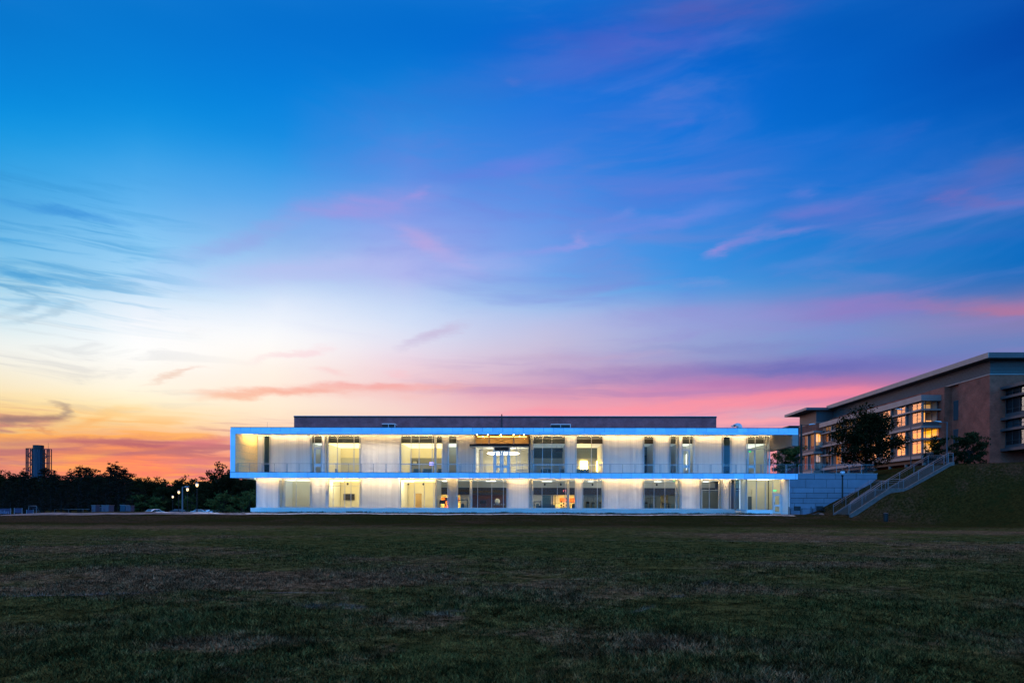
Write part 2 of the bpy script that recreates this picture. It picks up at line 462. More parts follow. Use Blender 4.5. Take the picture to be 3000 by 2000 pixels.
class MB:
    def __init__(s):
        s.v = []
        s.f = []

    def box(s, x0, x1, y0, y1, z0, z1):
        if x0 > x1: x0, x1 = x1, x0
        if y0 > y1: y0, y1 = y1, y0
        if z0 > z1: z0, z1 = z1, z0
        i = len(s.v)
        s.v += [(x0, y0, z0), (x1, y0, z0), (x1, y1, z0), (x0, y1, z0), (x0, y0, z1), (x1, y0, z1), (x1, y1, z1), (x0, y1, z1)]
        s.f += [(i, i + 3, i + 2, i + 1), (i + 4, i + 5, i + 6, i + 7), (i, i + 1, i + 5, i + 4), (i + 1, i + 2, i + 6, i + 5), (i + 2, i + 3, i + 7, i + 6), (i + 3, i, i + 4, i + 7)]
        return s

    def poly(s, pts):
        i = len(s.v)
        s.v += [tuple(p) for p in pts]
        s.f.append(tuple(range(i, i + len(pts))))
        return s

    def prism(s, pts, d):
        """closed polygon pts extruded along vector d"""
        n = len(pts)
        i = len(s.v)
        s.v += [tuple(p) for p in pts] + [tuple(Vector(p) + Vector(d)) for p in pts]
        s.f.append(tuple(range(i, i + n)))
        s.f.append(tuple(range(i + 2 * n - 1, i + n - 1, -1)))
        for k in range(n):
            a, b = i + k, i + (k + 1) % n
            s.f.append((a, a + n, b + n, b))
        return s

    def tube(s, p0, p1, r0, r1=None, n=8, caps=True):
        r1 = r0 if r1 is None else r1
        p0, p1 = Vector(p0), Vector(p1)
        d = (p1 - p0)
        if d.length < 1e-6:
            return s
        d.normalize()
        a = d.orthogonal().normalized()
        b = d.cross(a)
        i = len(s.v)
        for p, r in ((p0, r0), (p1, r1)):
            for k in range(n):
                t = 2 * math.pi * k / n
                s.v.append(tuple(p + a * (r * math.cos(t)) + b * (r * math.sin(t))))
        for k in range(n):
            k2 = (k + 1) % n
            s.f.append((i + k, i + k2, i + n + k2, i + n + k))
        if caps:
            s.f.append(tuple(range(i + n - 1, i - 1, -1)))
            s.f.append(tuple(range(i + n, i + 2 * n)))
        return s

    def path(s, pts, r, n=6):
        for a, b in zip(pts[:-1], pts[1:]):
            s.tube(a, b, r, r, n)
        return s

    def lathe(s, prof, cx=0, cy=0, n=16):
        """prof: (radius, z) from bottom to top"""
        i = len(s.v)
        for r, z in prof:
            for k in range(n):
                t = 2 * math.pi * k / n
                s.v.append((cx + r * math.cos(t), cy + r * math.sin(t), z))
        for j in range(len(prof) - 1):
            for k in range(n):
                k2 = (k + 1) % n
                s.f.append((i + j * n + k, i + j * n + k2, i + (j + 1) * n + k2, i + (j + 1) * n + k))
        s.f.append(tuple(range(i + n - 1, i - 1, -1)))
        j = len(prof) - 1
        s.f.append(tuple(range(i + j * n, i + (j + 1) * n)))
        return s

    def build(s, name, mat, parent=None, smooth=False, bevel=0.0, world=True, label=None):
        me = bpy.data.meshes.new(name)
        me.from_pydata(s.v, [], s.f)
        me.update()
        if smooth:
            for p in me.polygons:
                p.use_smooth = True
        me.materials.append(mat)
        o = bpy.data.objects.new(name, me)
        COL.objects.link(o)
        if parent is not None:
            o.parent = parent
            if world:  # the vertices are world coordinates: move them into the parent's frame
                off = wloc(parent)
                me.transform(Matrix.Translation(-off))
        if bevel:
            md = o.modifiers.new('bevel', 'BEVEL')
            md.width = bevel
            md.segments = 2
        if label:
            o['label'] = label
        return o


def wloc(o):
    v = Vector((0, 0, 0))
    while o is not None:
        v = v + o.location
        o = o.parent
    return v


def tag(o, label=None, cat=None, group=None, kind=None):
    if label: o['label'] = label
    if cat: o['category'] = cat
    if group: o['group'] = group
    if kind: o['kind'] = kind
    return o


def thing(name, label, cat, loc=(0, 0, 0), rz=0.0, group=None):
    o = bpy.data.objects.new(name, None)
    o.empty_display_size = 0.2
    COL.objects.link(o)
    o.location = loc
    o.rotation_euler = (0, 0, rz)
    return tag(o, label, cat, group)


def text_mesh(name, body, size, mat, parent, loc, rz=0.0, ext=.004):
    cu = bpy.data.curves.new(name, 'FONT')
    cu.body = body
    cu.size = size
    cu.extrude = ext
    cu.align_x = 'CENTER'
    cu.align_y = 'CENTER'
    tmp = bpy.data.objects.new(name + '_text', cu)
    me = bpy.data.meshes.new_from_object(tmp)
    bpy.data.objects.remove(tmp)
    me.transform(Matrix.Rotation(R(90), 4, 'X'))
    me.materials.clear()
    me.materials.append(mat)
    o = bpy.data.objects.new(name, me)
    COL.objects.link(o)
    o.parent = parent
    o.location = loc
    o.rotation_euler = (0, 0, rz)
    return o


def copy_tree(o, parent=None):
    c = o.copy()
    COL.objects.link(c)
    c.parent = parent
    for ch in [x for x in COL.objects if x.parent == o]:
        copy_tree(ch, c)
    return c


def smooth01(t):
    t = np.clip(t, 0, 1)
    return t * t * (3 - 2 * t)


# ------------------------------------------------------------------ terrain heights
def ground_h(x, y):
    x = np.asarray(x, float)
    y = np.asarray(y, float)
    # flat field, then a low bank up to the building plot
    lawn = 0.82 * np.clip((y - 67.2) / 9.3, 0, 1)
    left = smooth01((x + 66) / 14)                       # the plot's raised ground fades out to the left
    z = lawn * left
    # parking lot behind the bank, left of the building, slightly sunk
    lot = smooth01((y - 88) / 8) * (1 - smooth01((x + 37) / 4))
    z = z * (1 - lot)
    z = z - 0.8 * smooth01((y - 108) / 20) * smooth01((x + 0.585 * y) / 8) * (1 - smooth01((x + 40) / 4))
    # hill on the right
    xt = np.interp(y, [20, 50, 60, 66, 70, 72.4, 77.6, 80, 90], [46, 42.5, 41.0, 39.5, 36.6, 35.0, 35.0, 32.6, 31.0])
    run = np.interp(y, [40, 60, 68, 72.4, 77.6, 80, 90], [24, 18, 13.0, 10.6, 10.6, 11.5, 11.5])
    t = np.clip((x - xt) / run, 0, 1)
    steps = np.interp(t, [0, .36, .53, 1.0], [0, .47, .50, 1.0])      # follows the two stair flights
    soft = np.where(t < 0.16, t * t / 0.32, t - 0.08) / 0.92
    near = np.exp(-((y - 75) / 4.2) ** 4)
    ease = steps * near + soft * (1 - near)
    hill = z + (6.22 - z) * np.minimum(ease, 1)
    hill = hill + 1.2 * smooth01((x - 50) / 14)
    z = np.where(x > xt, hill, z)
    # terrace behind the retaining wall, level with the upper floor
    terr = 5.52 + 1.55 * smooth01((x - 42) / 10)
    k = np.where(x > 40.6, smooth01((y - 78) / 6), (y > 80.05).astype(float))
    z = np.where(x > 31.2, z * (1 - k) + terr * k, z)
    # gentle unevenness
    z = z + 0.035 * np.sin(x * 0.31 + 1.3) * np.sin(y * 0.27) + 0.02 * np.sin(x * 1.1 + y * 0.7)
    return z


def gh(x, y):
    return float(ground_h(x, y))


# ================================================================== materials
def lawn_material(blade=False):
    m = bpy.data.materials.new('grass_blade' if blade else 'lawn')
    m.use_nodes = True
    nt = m.node_tree
    N, L = nt.nodes, nt.links
    b = N['Principled BSDF']
    b.inputs['Roughness'].default_value = 0.95
    b.inputs['Specular IOR Level'].default_value = 0.0
    g = N.new('ShaderNodeNewGeometry')

    def noise(scale, detail, rough=0.6, st=(1, 1, 0.2), dist=0.0):
        mp = N.new('ShaderNodeMapping')
        mp.inputs['Scale'].default_value = st
        L.new(g.outputs['Position'], mp.inputs[0])
        n = N.new('ShaderNodeTexNoise')
        n.inputs['Scale'].default_value = scale
        n.inputs['Detail'].default_value = detail
        n.inputs['Roughness'].default_value = rough
        n.inputs['Distortion'].default_value = dist
        L.new(mp.outputs[0], n.inputs['Vector'])
        return n.outputs['Fac']

    def rng(v, a, c, lo=0.0, hi=1.0):
        n = N.new('ShaderNodeMapRange')
        n.interpolation_type = 'SMOOTHSTEP'
        L.new(v, n.inputs[0])
        n.inputs[1].default_value = a
        n.inputs[2].default_value = c
        n.inputs[3].default_value = lo
        n.inputs[4].default_value = hi
        return n.outputs[0]

    def mth(op, a, c):
        n = N.new('ShaderNodeMath')
        n.operation = op
        for i, v in enumerate((a, c)):
            if isinstance(v, (int, float)):
                n.inputs[i].default_value = v
            else:
                L.new(v, n.inputs[i])
        n.use_clamp = True
        return n.outputs[0]

    def mth2(op, a, c):
        n = N.new('ShaderNodeMath')
        n.operation = op
        for i, v in enumerate((a, c)):
            if isinstance(v, (int, float)):
                n.inputs[i].default_value = v
            else:
                L.new(v, n.inputs[i])
        return n.outputs[0]

    def mix(f, a, c, mode='MIX'):
        n = N.new('ShaderNodeMixRGB')
        n.blend_type = mode
        for i, v in enumerate((f, a, c)):
            if isinstance(v, (int, float)):
                n.inputs[i].default_value = v
            elif isinstance(v, tuple):
                n.inputs[i].default_value = v
            else:
                L.new(v, n.inputs[i])
        return n.outputs[0]

    def spot(cx, cy, rx, ry, s):
        mp = N.new('ShaderNodeMapping')
        mp.vector_type = 'TEXTURE'
        mp.inputs['Location'].default_value = (cx, cy, 0)
        mp.inputs['Scale'].default_value = (rx, ry, 1000)
        L.new(g.outputs['Position'], mp.inputs[0])
        n = N.new('ShaderNodeTexGradient')
        n.gradient_type = 'SPHERICAL'
        L.new(mp.outputs[0], n.inputs[0])
        return rng(n.outputs['Fac'], 0.0, 0.7, 0.0, s)

    big = noise(0.10, 5, 0.62, dist=0.4)
    mid = noise(0.55, 6, 0.68, dist=0.3)
    fine = noise(5.0, 5, 0.7)
    blades = noise(60.0, 3, 0.7)
    s = mth('ADD', mth('MULTIPLY', big, 0.42), mth('MULTIPLY', mid, 0.36))
    s = mth('ADD', s, mth('MULTIPLY', fine, 0.22))
    for (cx, cy, rx, ry, k) in ((-7.5, 15, 8, 3.2, .13), (-12, 12, 7, 2.0, .08), (15, 38, 10, 6, .12), (22, 27, 9, 4, .08), (-18, 24, 9, 4, .07), (8, 19, 5, 2.5, .07), (30, 45, 9, 6, .06), (3.5, 13.5, 3, 1.5, .07), (-3.5, 7.8, 1.4, .8, .08), (9, 11.5, 2.5, 1.2, .07), (-30, 52, 22, 8, .08), (1.2, 8.0, 1.6, 1.3, .05),
                                (50, 70, 7, 7, .03), (-55, 70, 30, 9, .10), (-1.5, 9.5, 1.2, .8, .06), (6.3, 7.6, 1.5, 1.0, .06)):
        s = mth('ADD', s, spot(cx, cy, rx, ry, k))
    for (cx, cy, rx, ry, k) in ((0, 30, 18, 9, .14), (-9, 11, 3.4, 1.7, .10), (-0.6, 7.2, 1.2, 1.6, .12), (4.0, 10.5, 4, 2.5, .08), (45, 62, 8, 8, .12), (-20, 40, 25, 5, .06)):
        s = mth('SUBTRACT', s, spot(cx, cy, rx, ry, k))
    dry = rng(s, 0.47, 0.60)
    green = mix(rng(fine, .3, .7), (0.013, 0.016, 0.006, 1), (0.050, 0.053, 0.016, 1))
    green = mix(rng(mid, 0.45, 0.7), green, (0.018, 0.031, 0.010, 1))
    brown = mix(rng(fine, .3, .7), (0.028, 0.020, 0.011, 1), (0.100, 0.070, 0.038, 1))
    c = mix(dry, green, brown)
    # worn field marking paint
    def line(cx, cy, ang, hl, hw, k):
        mp = N.new('ShaderNodeMapping')
        mp.vector_type = 'TEXTURE'
        mp.inputs['Location'].default_value = (cx, cy, 0)
        mp.inputs['Rotation'].default_value = (0, 0, R(ang))
        mp.inputs['Scale'].default_value = (hl, hw, 1000)
        L.new(g.outputs['Position'], mp.inputs[0])
        n = N.new('ShaderNodeTexGradient')
        n.gradient_type = 'SPHERICAL'
        L.new(mp.outputs[0], n.inputs[0])
        return mth('MULTIPLY', rng(n.outputs['Fac'], 0.0, 0.4, 0.0, k), rng(mid, 0.42, 0.62))
    paint = (0.13, 0.14, 0.13, 1)
    for a in ((2.9, 12.6, 62, 3.0, 0.13, .55), (-7.3, 12.2, 8, 6.5, 0.10, .5), (13.5, 33, 0, 22, 0.22, .35), (-3.0, 10.9, 0, 0.6, 0.35, .5), (-0.9, 10.2, 0, 0.7, 0.4, .4), (7.0, 8.1, 20, 0.8, 0.4, .4)):
        c = mix(line(*a), c, paint)
    mott = noise(1.7, 6, 0.75, dist=0.5)
    sp = N.new('ShaderNodeSeparateXYZ')
    L.new(g.outputs['Position'], sp.inputs[0])
    far = rng(sp.outputs[1], 48.0, 62.0)                      # far field and bank made darker and less mottled
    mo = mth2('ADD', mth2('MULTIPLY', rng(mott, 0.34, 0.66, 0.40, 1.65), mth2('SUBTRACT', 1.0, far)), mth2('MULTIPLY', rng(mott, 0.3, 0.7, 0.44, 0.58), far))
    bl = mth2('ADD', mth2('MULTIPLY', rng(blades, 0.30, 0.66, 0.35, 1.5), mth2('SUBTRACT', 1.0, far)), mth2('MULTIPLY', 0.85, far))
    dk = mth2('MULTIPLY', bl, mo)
    dk = mth2('MULTIPLY', dk, rng(g.outputs['Random Per Island'], 0.0, 1.0, 0.20, 2.0) if blade else 1.0)
    n = N.new('ShaderNodeVectorMath')
    n.operation = 'SCALE'
    L.new(c, n.inputs[0])
    L.new(dk, n.inputs['Scale'])
    L.new(n.outputs[0], b.inputs['Base Color'])
    bp = N.new('ShaderNodeBump')
    bp.inputs['Strength'].default_value = 0.9
    bp.inputs['Distance'].default_value = 0.05
    L.new(mth('ADD', mth('MULTIPLY', blades, 0.5), mth('MULTIPLY', fine, 0.5)), bp.inputs['Height'])
    L.new(bp.outputs[0], b.inputs['Normal'])
    return m


def channel_glass(name, trans):
    """vertical ribbed translucent channel glass"""
    m = bpy.data.materials.new(name)
    m.use_nodes = True
    nt = m.node_tree
    N, L = nt.nodes, nt.links
    N.remove(N['Principled BSDF'])
    out = N['Material Output']
    g = N.new('ShaderNodeNewGeometry')
    mp = N.new('ShaderNodeMapping')
    mp.inputs['Scale'].default_value = (1, 1, 0.03)
    L.new(g.outputs['Position'], mp.inputs[0])
    n = N.new('ShaderNodeTexNoise')
    n.inputs['Scale'].default_value = 2.6
    n.inputs['Detail'].default_value = 4
    L.new(mp.outputs[0], n.inputs['Vector'])
    r = N.new('ShaderNodeValToRGB')
    r.color_ramp.elements[0].position = 0.3
    r.color_ramp.elements[1].position = 0.7
    r.color_ramp.elements[0].color = (0.72, 0.70, 0.70, 1)
    r.color_ramp.elements[1].color = (0.86, 0.84, 0.83, 1)
    L.new(n.outputs['Fac'], r.inputs[0])
    w = N.new('ShaderNodeTexWave')
    w.wave_type = 'BANDS'
    w.bands_direction = 'X'
    w.inputs['Scale'].default_value = 1.2
    L.new(g.outputs['Position'], w.inputs['Vector'])
    bp = N.new('ShaderNodeBump')
    bp.inputs['Strength'].default_value = 0.25
    bp.inputs['Distance'].default_value = 0.03
    L.new(w.outputs['Fac'], bp.inputs['Height'])
    d = N.new('ShaderNodeBsdfDiffuse')
    L.new(r.outputs[0], d.inputs[0])
    L.new(bp.outputs[0], d.inputs['Normal'])
    t = N.new('ShaderNodeBsdfTranslucent')
    L.new(r.outputs[0], t.inputs[0])
    gl = N.new('ShaderNodeBsdfGlossy')
    gl.inputs['Roughness'].default_value = 0.35
    L.new(bp.outputs[0], gl.inputs['Normal'])
    m1 = N.new('ShaderNodeMixShader')
    m1.inputs[0].default_value = trans
    L.new(d.outputs[0], m1.inputs[1])
    L.new(t.outputs[0], m1.inputs[2])
    m2 = N.new('ShaderNodeMixShader')
    m2.inputs[0].default_value = 0.06
    L.new(m1.outputs[0], m2.inputs[1])
    L.new(gl.outputs[0], m2.inputs[2])
    L.new(m2.outputs[0], out.inputs[0])
    return m


def brick_material(name, c1, c2, mortar, ax='XZ', sc=1.0):
    m = bpy.data.materials.new(name)
    m.use_nodes = True
    nt = m.node_tree
    N, L = nt.nodes, nt.links
    b = N['Principled BSDF']
    b.inputs['Roughness'].default_value = 0.9
    b.inputs['Specular IOR Level'].default_value = 0.2
    g = N.new('ShaderNodeNewGeometry')
    sp = N.new('ShaderNodeSeparateXYZ')
    L.new(g.outputs['Position'], sp.inputs[0])
    ad = N.new('ShaderNodeMath')
    ad.operation = 'ADD'
    L.new(sp.outputs[0], ad.inputs[0])
    L.new(sp.outputs[1], ad.inputs[1])
    cb = N.new('ShaderNodeCombineXYZ')
    L.new(ad.outputs[0], cb.inputs[0])
    L.new(sp.outputs[2], cb.inputs[1])
    br = N.new('ShaderNodeTexBrick')
    br.inputs['Scale'].default_value = sc
    br.inputs['Brick Width'].default_value = 0.24
    br.inputs['Row Height'].default_value = 0.08
    br.inputs['Mortar Size'].default_value = 0.010
    br.inputs['Color1'].default_value = c1 + (1,)
    br.inputs['Color2'].default_value = c2 + (1,)
    br.inputs['Mortar'].default_value = mortar + (1,)
    L.new(cb.outputs[0], br.inputs['Vector'])
    n = N.new('ShaderNodeTexNoise')
    n.inputs['Scale'].default_value = 0.9
    n.inputs['Detail'].default_value = 6
    L.new(g.outputs['Position'], n.inputs['Vector'])
    mr = N.new('ShaderNodeMapRange')
    mr.inputs[1].default_value = 0.3
    mr.inputs[2].default_value = 0.7
    mr.inputs[3].default_value = 0.72
    mr.inputs[4].default_value = 1.25
    L.new(n.outputs['Fac'], mr.inputs[0])
    vm = N.new('ShaderNodeVectorMath')
    vm.operation = 'SCALE'
    L.new(br.outputs['Color'], vm.inputs[0])
    L.new(mr.outputs[0], vm.inputs['Scale'])
    L.new(vm.outputs[0], b.inputs['Base Color'])
    return m


def leaf_material(name, c1, c2, trans=0.25):
    m = bpy.data.materials.new(name)
    m.use_nodes = True
    nt = m.node_tree
    N, L = nt.nodes, nt.links
    N.remove(N['Principled BSDF'])
    out = N['Material Output']
    g = N.new('ShaderNodeNewGeometry')
    n = N.new('ShaderNodeTexNoise')
    n.inputs['Scale'].default_value = 0.7
    n.inputs['Detail'].default_value = 5
    L.new(g.outputs['Position'], n.inputs['Vector'])
    r = N.new('ShaderNodeValToRGB')
    r.color_ramp.elements[0].position = 0.35
    r.color_ramp.elements[1].position = 0.65
    r.color_ramp.elements[0].color = c1 + (1,)
    r.color_ramp.elements[1].color = c2 + (1,)
    L.new(n.outputs['Fac'], r.inputs[0])
    d = N.new('ShaderNodeBsdfDiffuse')
    t = N.new('ShaderNodeBsdfTranslucent')
    L.new(r.outputs[0], d.inputs[0])
    L.new(r.outputs[0], t.inputs[0])
    mx = N.new('ShaderNodeMixShader')
    mx.inputs[0].default_value = trans
    L.new(d.outputs[0], mx.inputs[1])
    L.new(t.outputs[0], mx.inputs[2])
    L.new(mx.outputs[0], out.inputs[0])
    return m


M = {
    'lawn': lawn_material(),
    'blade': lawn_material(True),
    'gravel': nmat('gravel', (0.20, 0.17, 0.14), 0.95, var=0.6, scale=2.5, bump=0.6, bscale=30, tint=(0.46, 0.40, 0.34)),
    'dirt': nmat('dirt', (0.07, 0.045, 0.035), 0.95, var=0.5, scale=1.2, bump=0.6, bscale=18, tint=(0.11, 0.08, 0.07)),
    'concrete': nmat('concrete', (0.070, 0.056, 0.046), 0.85, var=0.15, scale=2.0, bump=0.2),
    'kerbc': nmat('kerb_concrete', (0.075, 0.066, 0.062), 0.85, var=0.25, scale=3.0),
    'asphalt': nmat('asphalt', (0.05, 0.05, 0.052), 0.9, var=0.25, scale=2.0, bump=0.3, bscale=40),
    'panel': nmat('metal_panel', (0.34, 0.64, 0.90), 0.38, 0.25, var=0.08, scale=0.8, spec=0.5, island=0.10),
    'panel_dark': nmat('stone_panel', (0.11, 0.15, 0.20), 0.55, 0.05, var=0.12, scale=0.9, spec=0.3, island=0.12),
    'soffit': nmat('soffit_board', (0.62, 0.58, 0.52), 0.7, var=0.06, scale=1.5),
    'plinth': nmat('plinth_render', (0.86, 0.85, 0.85), 0.7, var=0.05, scale=1.0),
    'wood': nmat('timber_panel', (0.76, 0.60, 0.32), 0.6, var=0.16, scale=2.5, stretch=(1, 1, 6)),
    'cg': channel_glass('channel_glass', 0.30),
    'cgb': channel_glass('channel_glass_lit', 0.55),
    'alu': nmat('aluminium', (0.55, 0.58, 0.62), 0.35, 0.5, var=0.05, scale=4),
    'steel': nmat('steel_rail', (0.25, 0.27, 0.30), 0.4, 0.7, var=0.08, scale=6),
    'steel_pale': nmat('galvanised_steel', (0.13, 0.135, 0.15), 0.4, 0.5, var=0.08, scale=6),
    'glass': glassmat('clear_glass', (0.94, 0.95, 0.93), boost=0.30),
    'glass_blue': glassmat('blue_glass', (0.55, 0.78, 0.88), refl=(0.6, 0.85, 1.0), boost=1.3),
    'glass_mirror': glassmat('coated_glass', (0.62, 0.55, 0.50), refl=(0.90, 0.62, 0.42), boost=1.8),
    'purple_brick': brick_material('penthouse_brick', (0.085, 0.032, 0.045), (0.15, 0.060, 0.075), (0.17, 0.10, 0.10)),
    'red_brick': brick_material('red_brick', (0.25, 0.048, 0.026), (0.34, 0.070, 0.040), (0.20, 0.10, 0.07)),
    'black_metal': nmat('black_metal', (0.010, 0.010, 0.011), 0.45, 0.3, var=0.1, scale=5),
    'dark_metal': nmat('dark_metal', (0.05, 0.05, 0.06), 0.5, 0.3, var=0.1, scale=5),
    'roofmetal': nmat('roof_metal', (0.40, 0.42, 0.45), 0.45, 0.35, var=0.12, scale=1.0),
    'louvre': nmat('louvre_metal', (0.15, 0.14, 0.14), 0.5, 0.3, var=0.08, scale=2.0),
    'grey_panel': nmat('grey_panel', (0.060, 0.054, 0.058), 0.55, 0.2, var=0.1, scale=1.0),
    'pale_panel': nmat('pale_panel', (0.20, 0.165, 0.155), 0.5, 0.2, var=0.1, scale=1.0),
    'cream': nmat('cream_paint', (0.74, 0.68, 0.50), 0.8, var=0.04, scale=0.8),
    'cream_dim': nmat('pale_paint', (0.50, 0.50, 0.44), 0.8, var=0.05, scale=0.8),
    'grey_paint': nmat('grey_paint', (0.22, 0.24, 0.25), 0.8, var=0.05, scale=0.8),
    'slate_paint': nmat('slate_paint', (0.10, 0.13, 0.14), 0.7, var=0.08, scale=0.8),
    'black_paint': nmat('black_paint', (0.030, 0.024, 0.024), 0.8, var=0.08, scale=0.8),
    'maroon_paint': nmat('maroon_paint', (0.07, 0.028, 0.026), 0.7, var=0.2, scale=0.8),
    'orange_paint': nmat('orange_paint', (0.80, 0.20, 0.03), 0.7, var=0.04, scale=0.8),
    'white_paint': nmat('white_paint', (0.78, 0.78, 0.76), 0.75, var=0.03, scale=0.8),
    'plenum': nmat('plenum_dark', (0.06, 0.075, 0.09), 0.8, var=0.2, scale=1.5),
    'vinyl': nmat('floor_vinyl', (0.24, 0.22, 0.18), 0.5, var=0.1, scale=1.0),
    'door_wood': nmat('oak_door', (0.52, 0.33, 0.10), 0.5, var=0.15, scale=3.0, stretch=(1, 1, 0.2)),
    'machine': nmat('machine_metal', (0.05, 0.075, 0.08), 0.4, 0.4, var=0.2, scale=5),
    'rubber': nmat('black_rubber', (0.015, 0.015, 0.016), 0.7, var=0.1, scale=5),
    'fabric': nmat('seat_fabric', (0.06, 0.12, 0.15), 0.9, var=0.1, scale=5),
    'bark': nmat('bark', (0.010, 0.008, 0.007), 0.95, var=0.3, scale=6, bump=0.6),
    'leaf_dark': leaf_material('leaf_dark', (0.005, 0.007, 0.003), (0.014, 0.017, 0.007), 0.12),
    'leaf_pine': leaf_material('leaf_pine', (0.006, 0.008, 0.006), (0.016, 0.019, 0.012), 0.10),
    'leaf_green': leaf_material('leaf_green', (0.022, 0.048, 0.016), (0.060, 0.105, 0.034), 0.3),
    'leaf_mid': leaf_material('leaf_mid', (0.008, 0.014, 0.006), (0.020, 0.030, 0.012), 0.2),
    'tank': nmat('tank_steel', (0.012, 0.024, 0.045), 0.5, 0.3, var=0.25, scale=1.2, stretch=(1, 1, 0.1)),
    'cab_grey': nmat('cabinet_grey', (0.07, 0.06, 0.085), 0.6, 0.1, var=0.15, scale=2),
    'cab_blue': nmat('cabinet_blue', (0.018, 0.05, 0.08), 0.6, 0.1, var=0.15, scale=2),
    'car_white': nmat('car_paint_white', (0.70, 0.74, 0.78), 0.25, 0.1, var=0.02, spec=0.6),
    'car_dark': nmat('car_paint_dark', (0.03, 0.04, 0.06), 0.22, 0.3, var=0.05, spec=0.6),
    'car_silver': nmat('car_paint_silver', (0.38, 0.42, 0.46), 0.25, 0.6, var=0.03, spec=0.6),
    'car_glass': nmat('car_glass', (0.03, 0.05, 0.06), 0.08, 0.0, var=0.02, spec=0.9),
    'sign_red': nmat('maroon_sign', (0.10, 0.018, 0.045), 0.5, var=0.06, scale=2),
    'sign_navy': nmat('navy_banner', (0.025, 0.020, 0.055), 0.7, var=0.1, scale=2),
    'lettering': nmat('white_lettering', (0.62, 0.62, 0.72), 0.6, var=0.04),
    # things that give off light
    'led': emat('led_strip', (1.0, 0.68, 0.30), 62.0),
    'troffer': emat('ceiling_light', (1.0, 0.84, 0.48), 9.0),
    'troffer_hot': emat('ceiling_light_bright', (1.0, 0.84, 0.45), 22.0),
    'troffer_dim': emat('ceiling_light_dim', (0.90, 0.92, 0.80), 4.5),
    'troffer_low': emat('ceiling_light_low', (0.80, 0.90, 0.88), 2.0),
    'lum': emat('luminous_ceiling', (1.0, 0.80, 0.34), 2.0),  # glow put into whole ceilings, in place of separate room fixtures
    'lum_hot': emat('luminous_ceiling_bright', (1.0, 0.86, 0.62), 17.0),
    'lum_dim': emat('luminous_ceiling_dim', (0.86, 0.92, 0.78), 1.1),
    'lum_low': emat('luminous_ceiling_low', (0.72, 0.90, 0.92), 0.24),
    'cavity': emat('cavity_fill', (1.0, 0.86, 0.68), 18.0),  # added strip behind the wall panels to brighten them
    'backlight_up': emat('backlight_cool', (0.72, 0.90, 1.0), 1.05),  # added glow for the back of the panel cavities
    'backlight_low': emat('backlight_neutral', (1.0, 0.98, 0.96), 2.5),
    'lum_hotter': emat('luminous_ceiling_hot', (1.0, 0.88, 0.66), 30.0),
    'amber_wash': emat('transom_fill', (1.0, 0.45, 0.10), 6.0),  # added to warm the void above the canopy
    'timber_fill': emat('timber_fill_strip', (1.0, 0.66, 0.26), 190.0),  # added fill that washes the timber return
    'banner_ink': nmat('banner_lettering', (0.16, 0.15, 0.22), 0.7, var=0.05),
    'ring': emat('ring_light', (1.0, 0.92, 0.70), 8.0),
    'spot': emat('downlight', (1.0, 0.42, 0.06), 110.0),
    'lamp': emat('lamp_globe', (1.0, 0.62, 0.18), 1.9),
    'amber': emat('amber_glow', (1.0, 0.37, 0.0), 1.35),  # room light put into plates behind the windows
    'amber_dim': emat('amber_glow_dim', (1.0, 0.46, 0.05), 0.42),
    'corridor': emat('corridor_light', (1.0, 0.66, 0.16), 60.0),
    'exit': emat('exit_green', (0.02, 0.9, 0.16), 2.2),
    'screen': emat('monitor_screen', (0.22, 0.16, 1.0), 1.6),
    'redled': emat('red_display', (1.0, 0.03, 0.01), 2.5),
}

# ================================================================== setting: ground
def axis(parts):
    out = []
    for a, b, st in parts:
        out += list(np.arange(a, b, st))
    return np.array(sorted(set(np.round(out, 3))))


gx = axis([(-6000, -1200, 600), (-1200, -200, 100), (-200, -110, 8), (-110, -20, 2), (-20, 25, 1.5), (25, 70, 0.7), (70, 130, 4), (130, 600, 60), (600, 6001, 900)])
gx = np.array(sorted(set(gx.tolist() + [31.19, 31.21])))
gy = axis([(-900, -60, 140), (-60, 0, 10), (0, 60, 1.5), (60, 100, 0.8), (100, 216, 4), (216, 600, 60), (600, 7001, 800)])
gy = np.array(sorted(set(gy.tolist() + [80.04, 80.06])))
XX, YY = np.meshgrid(gx, gy)
ZZ = ground_h(XX, YY)
nx_, ny_ = len(gx), len(gy)
vv = np.stack([XX.ravel(), YY.ravel(), ZZ.ravel()], 1)
me = bpy.data.meshes.new('ground')
idx = np.arange(nx_ * ny_).reshape(ny_, nx_)
q = np.stack([idx[:-1, :-1].ravel(), idx[:-1, 1:].ravel(), idx[1:, 1:].ravel(), idx[1:, :-1].ravel()], 1)
me.from_pydata(vv.tolist(), [], q.tolist())
me.polygons.foreach_set('use_smooth', np.ones(len(q), bool))
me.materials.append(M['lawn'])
ground = bpy.data.objects.new('ground', me)
COL.objects.link(ground)
tag(ground, 'worn grass playing field rising into a grassy hill on the right', kind='structure')


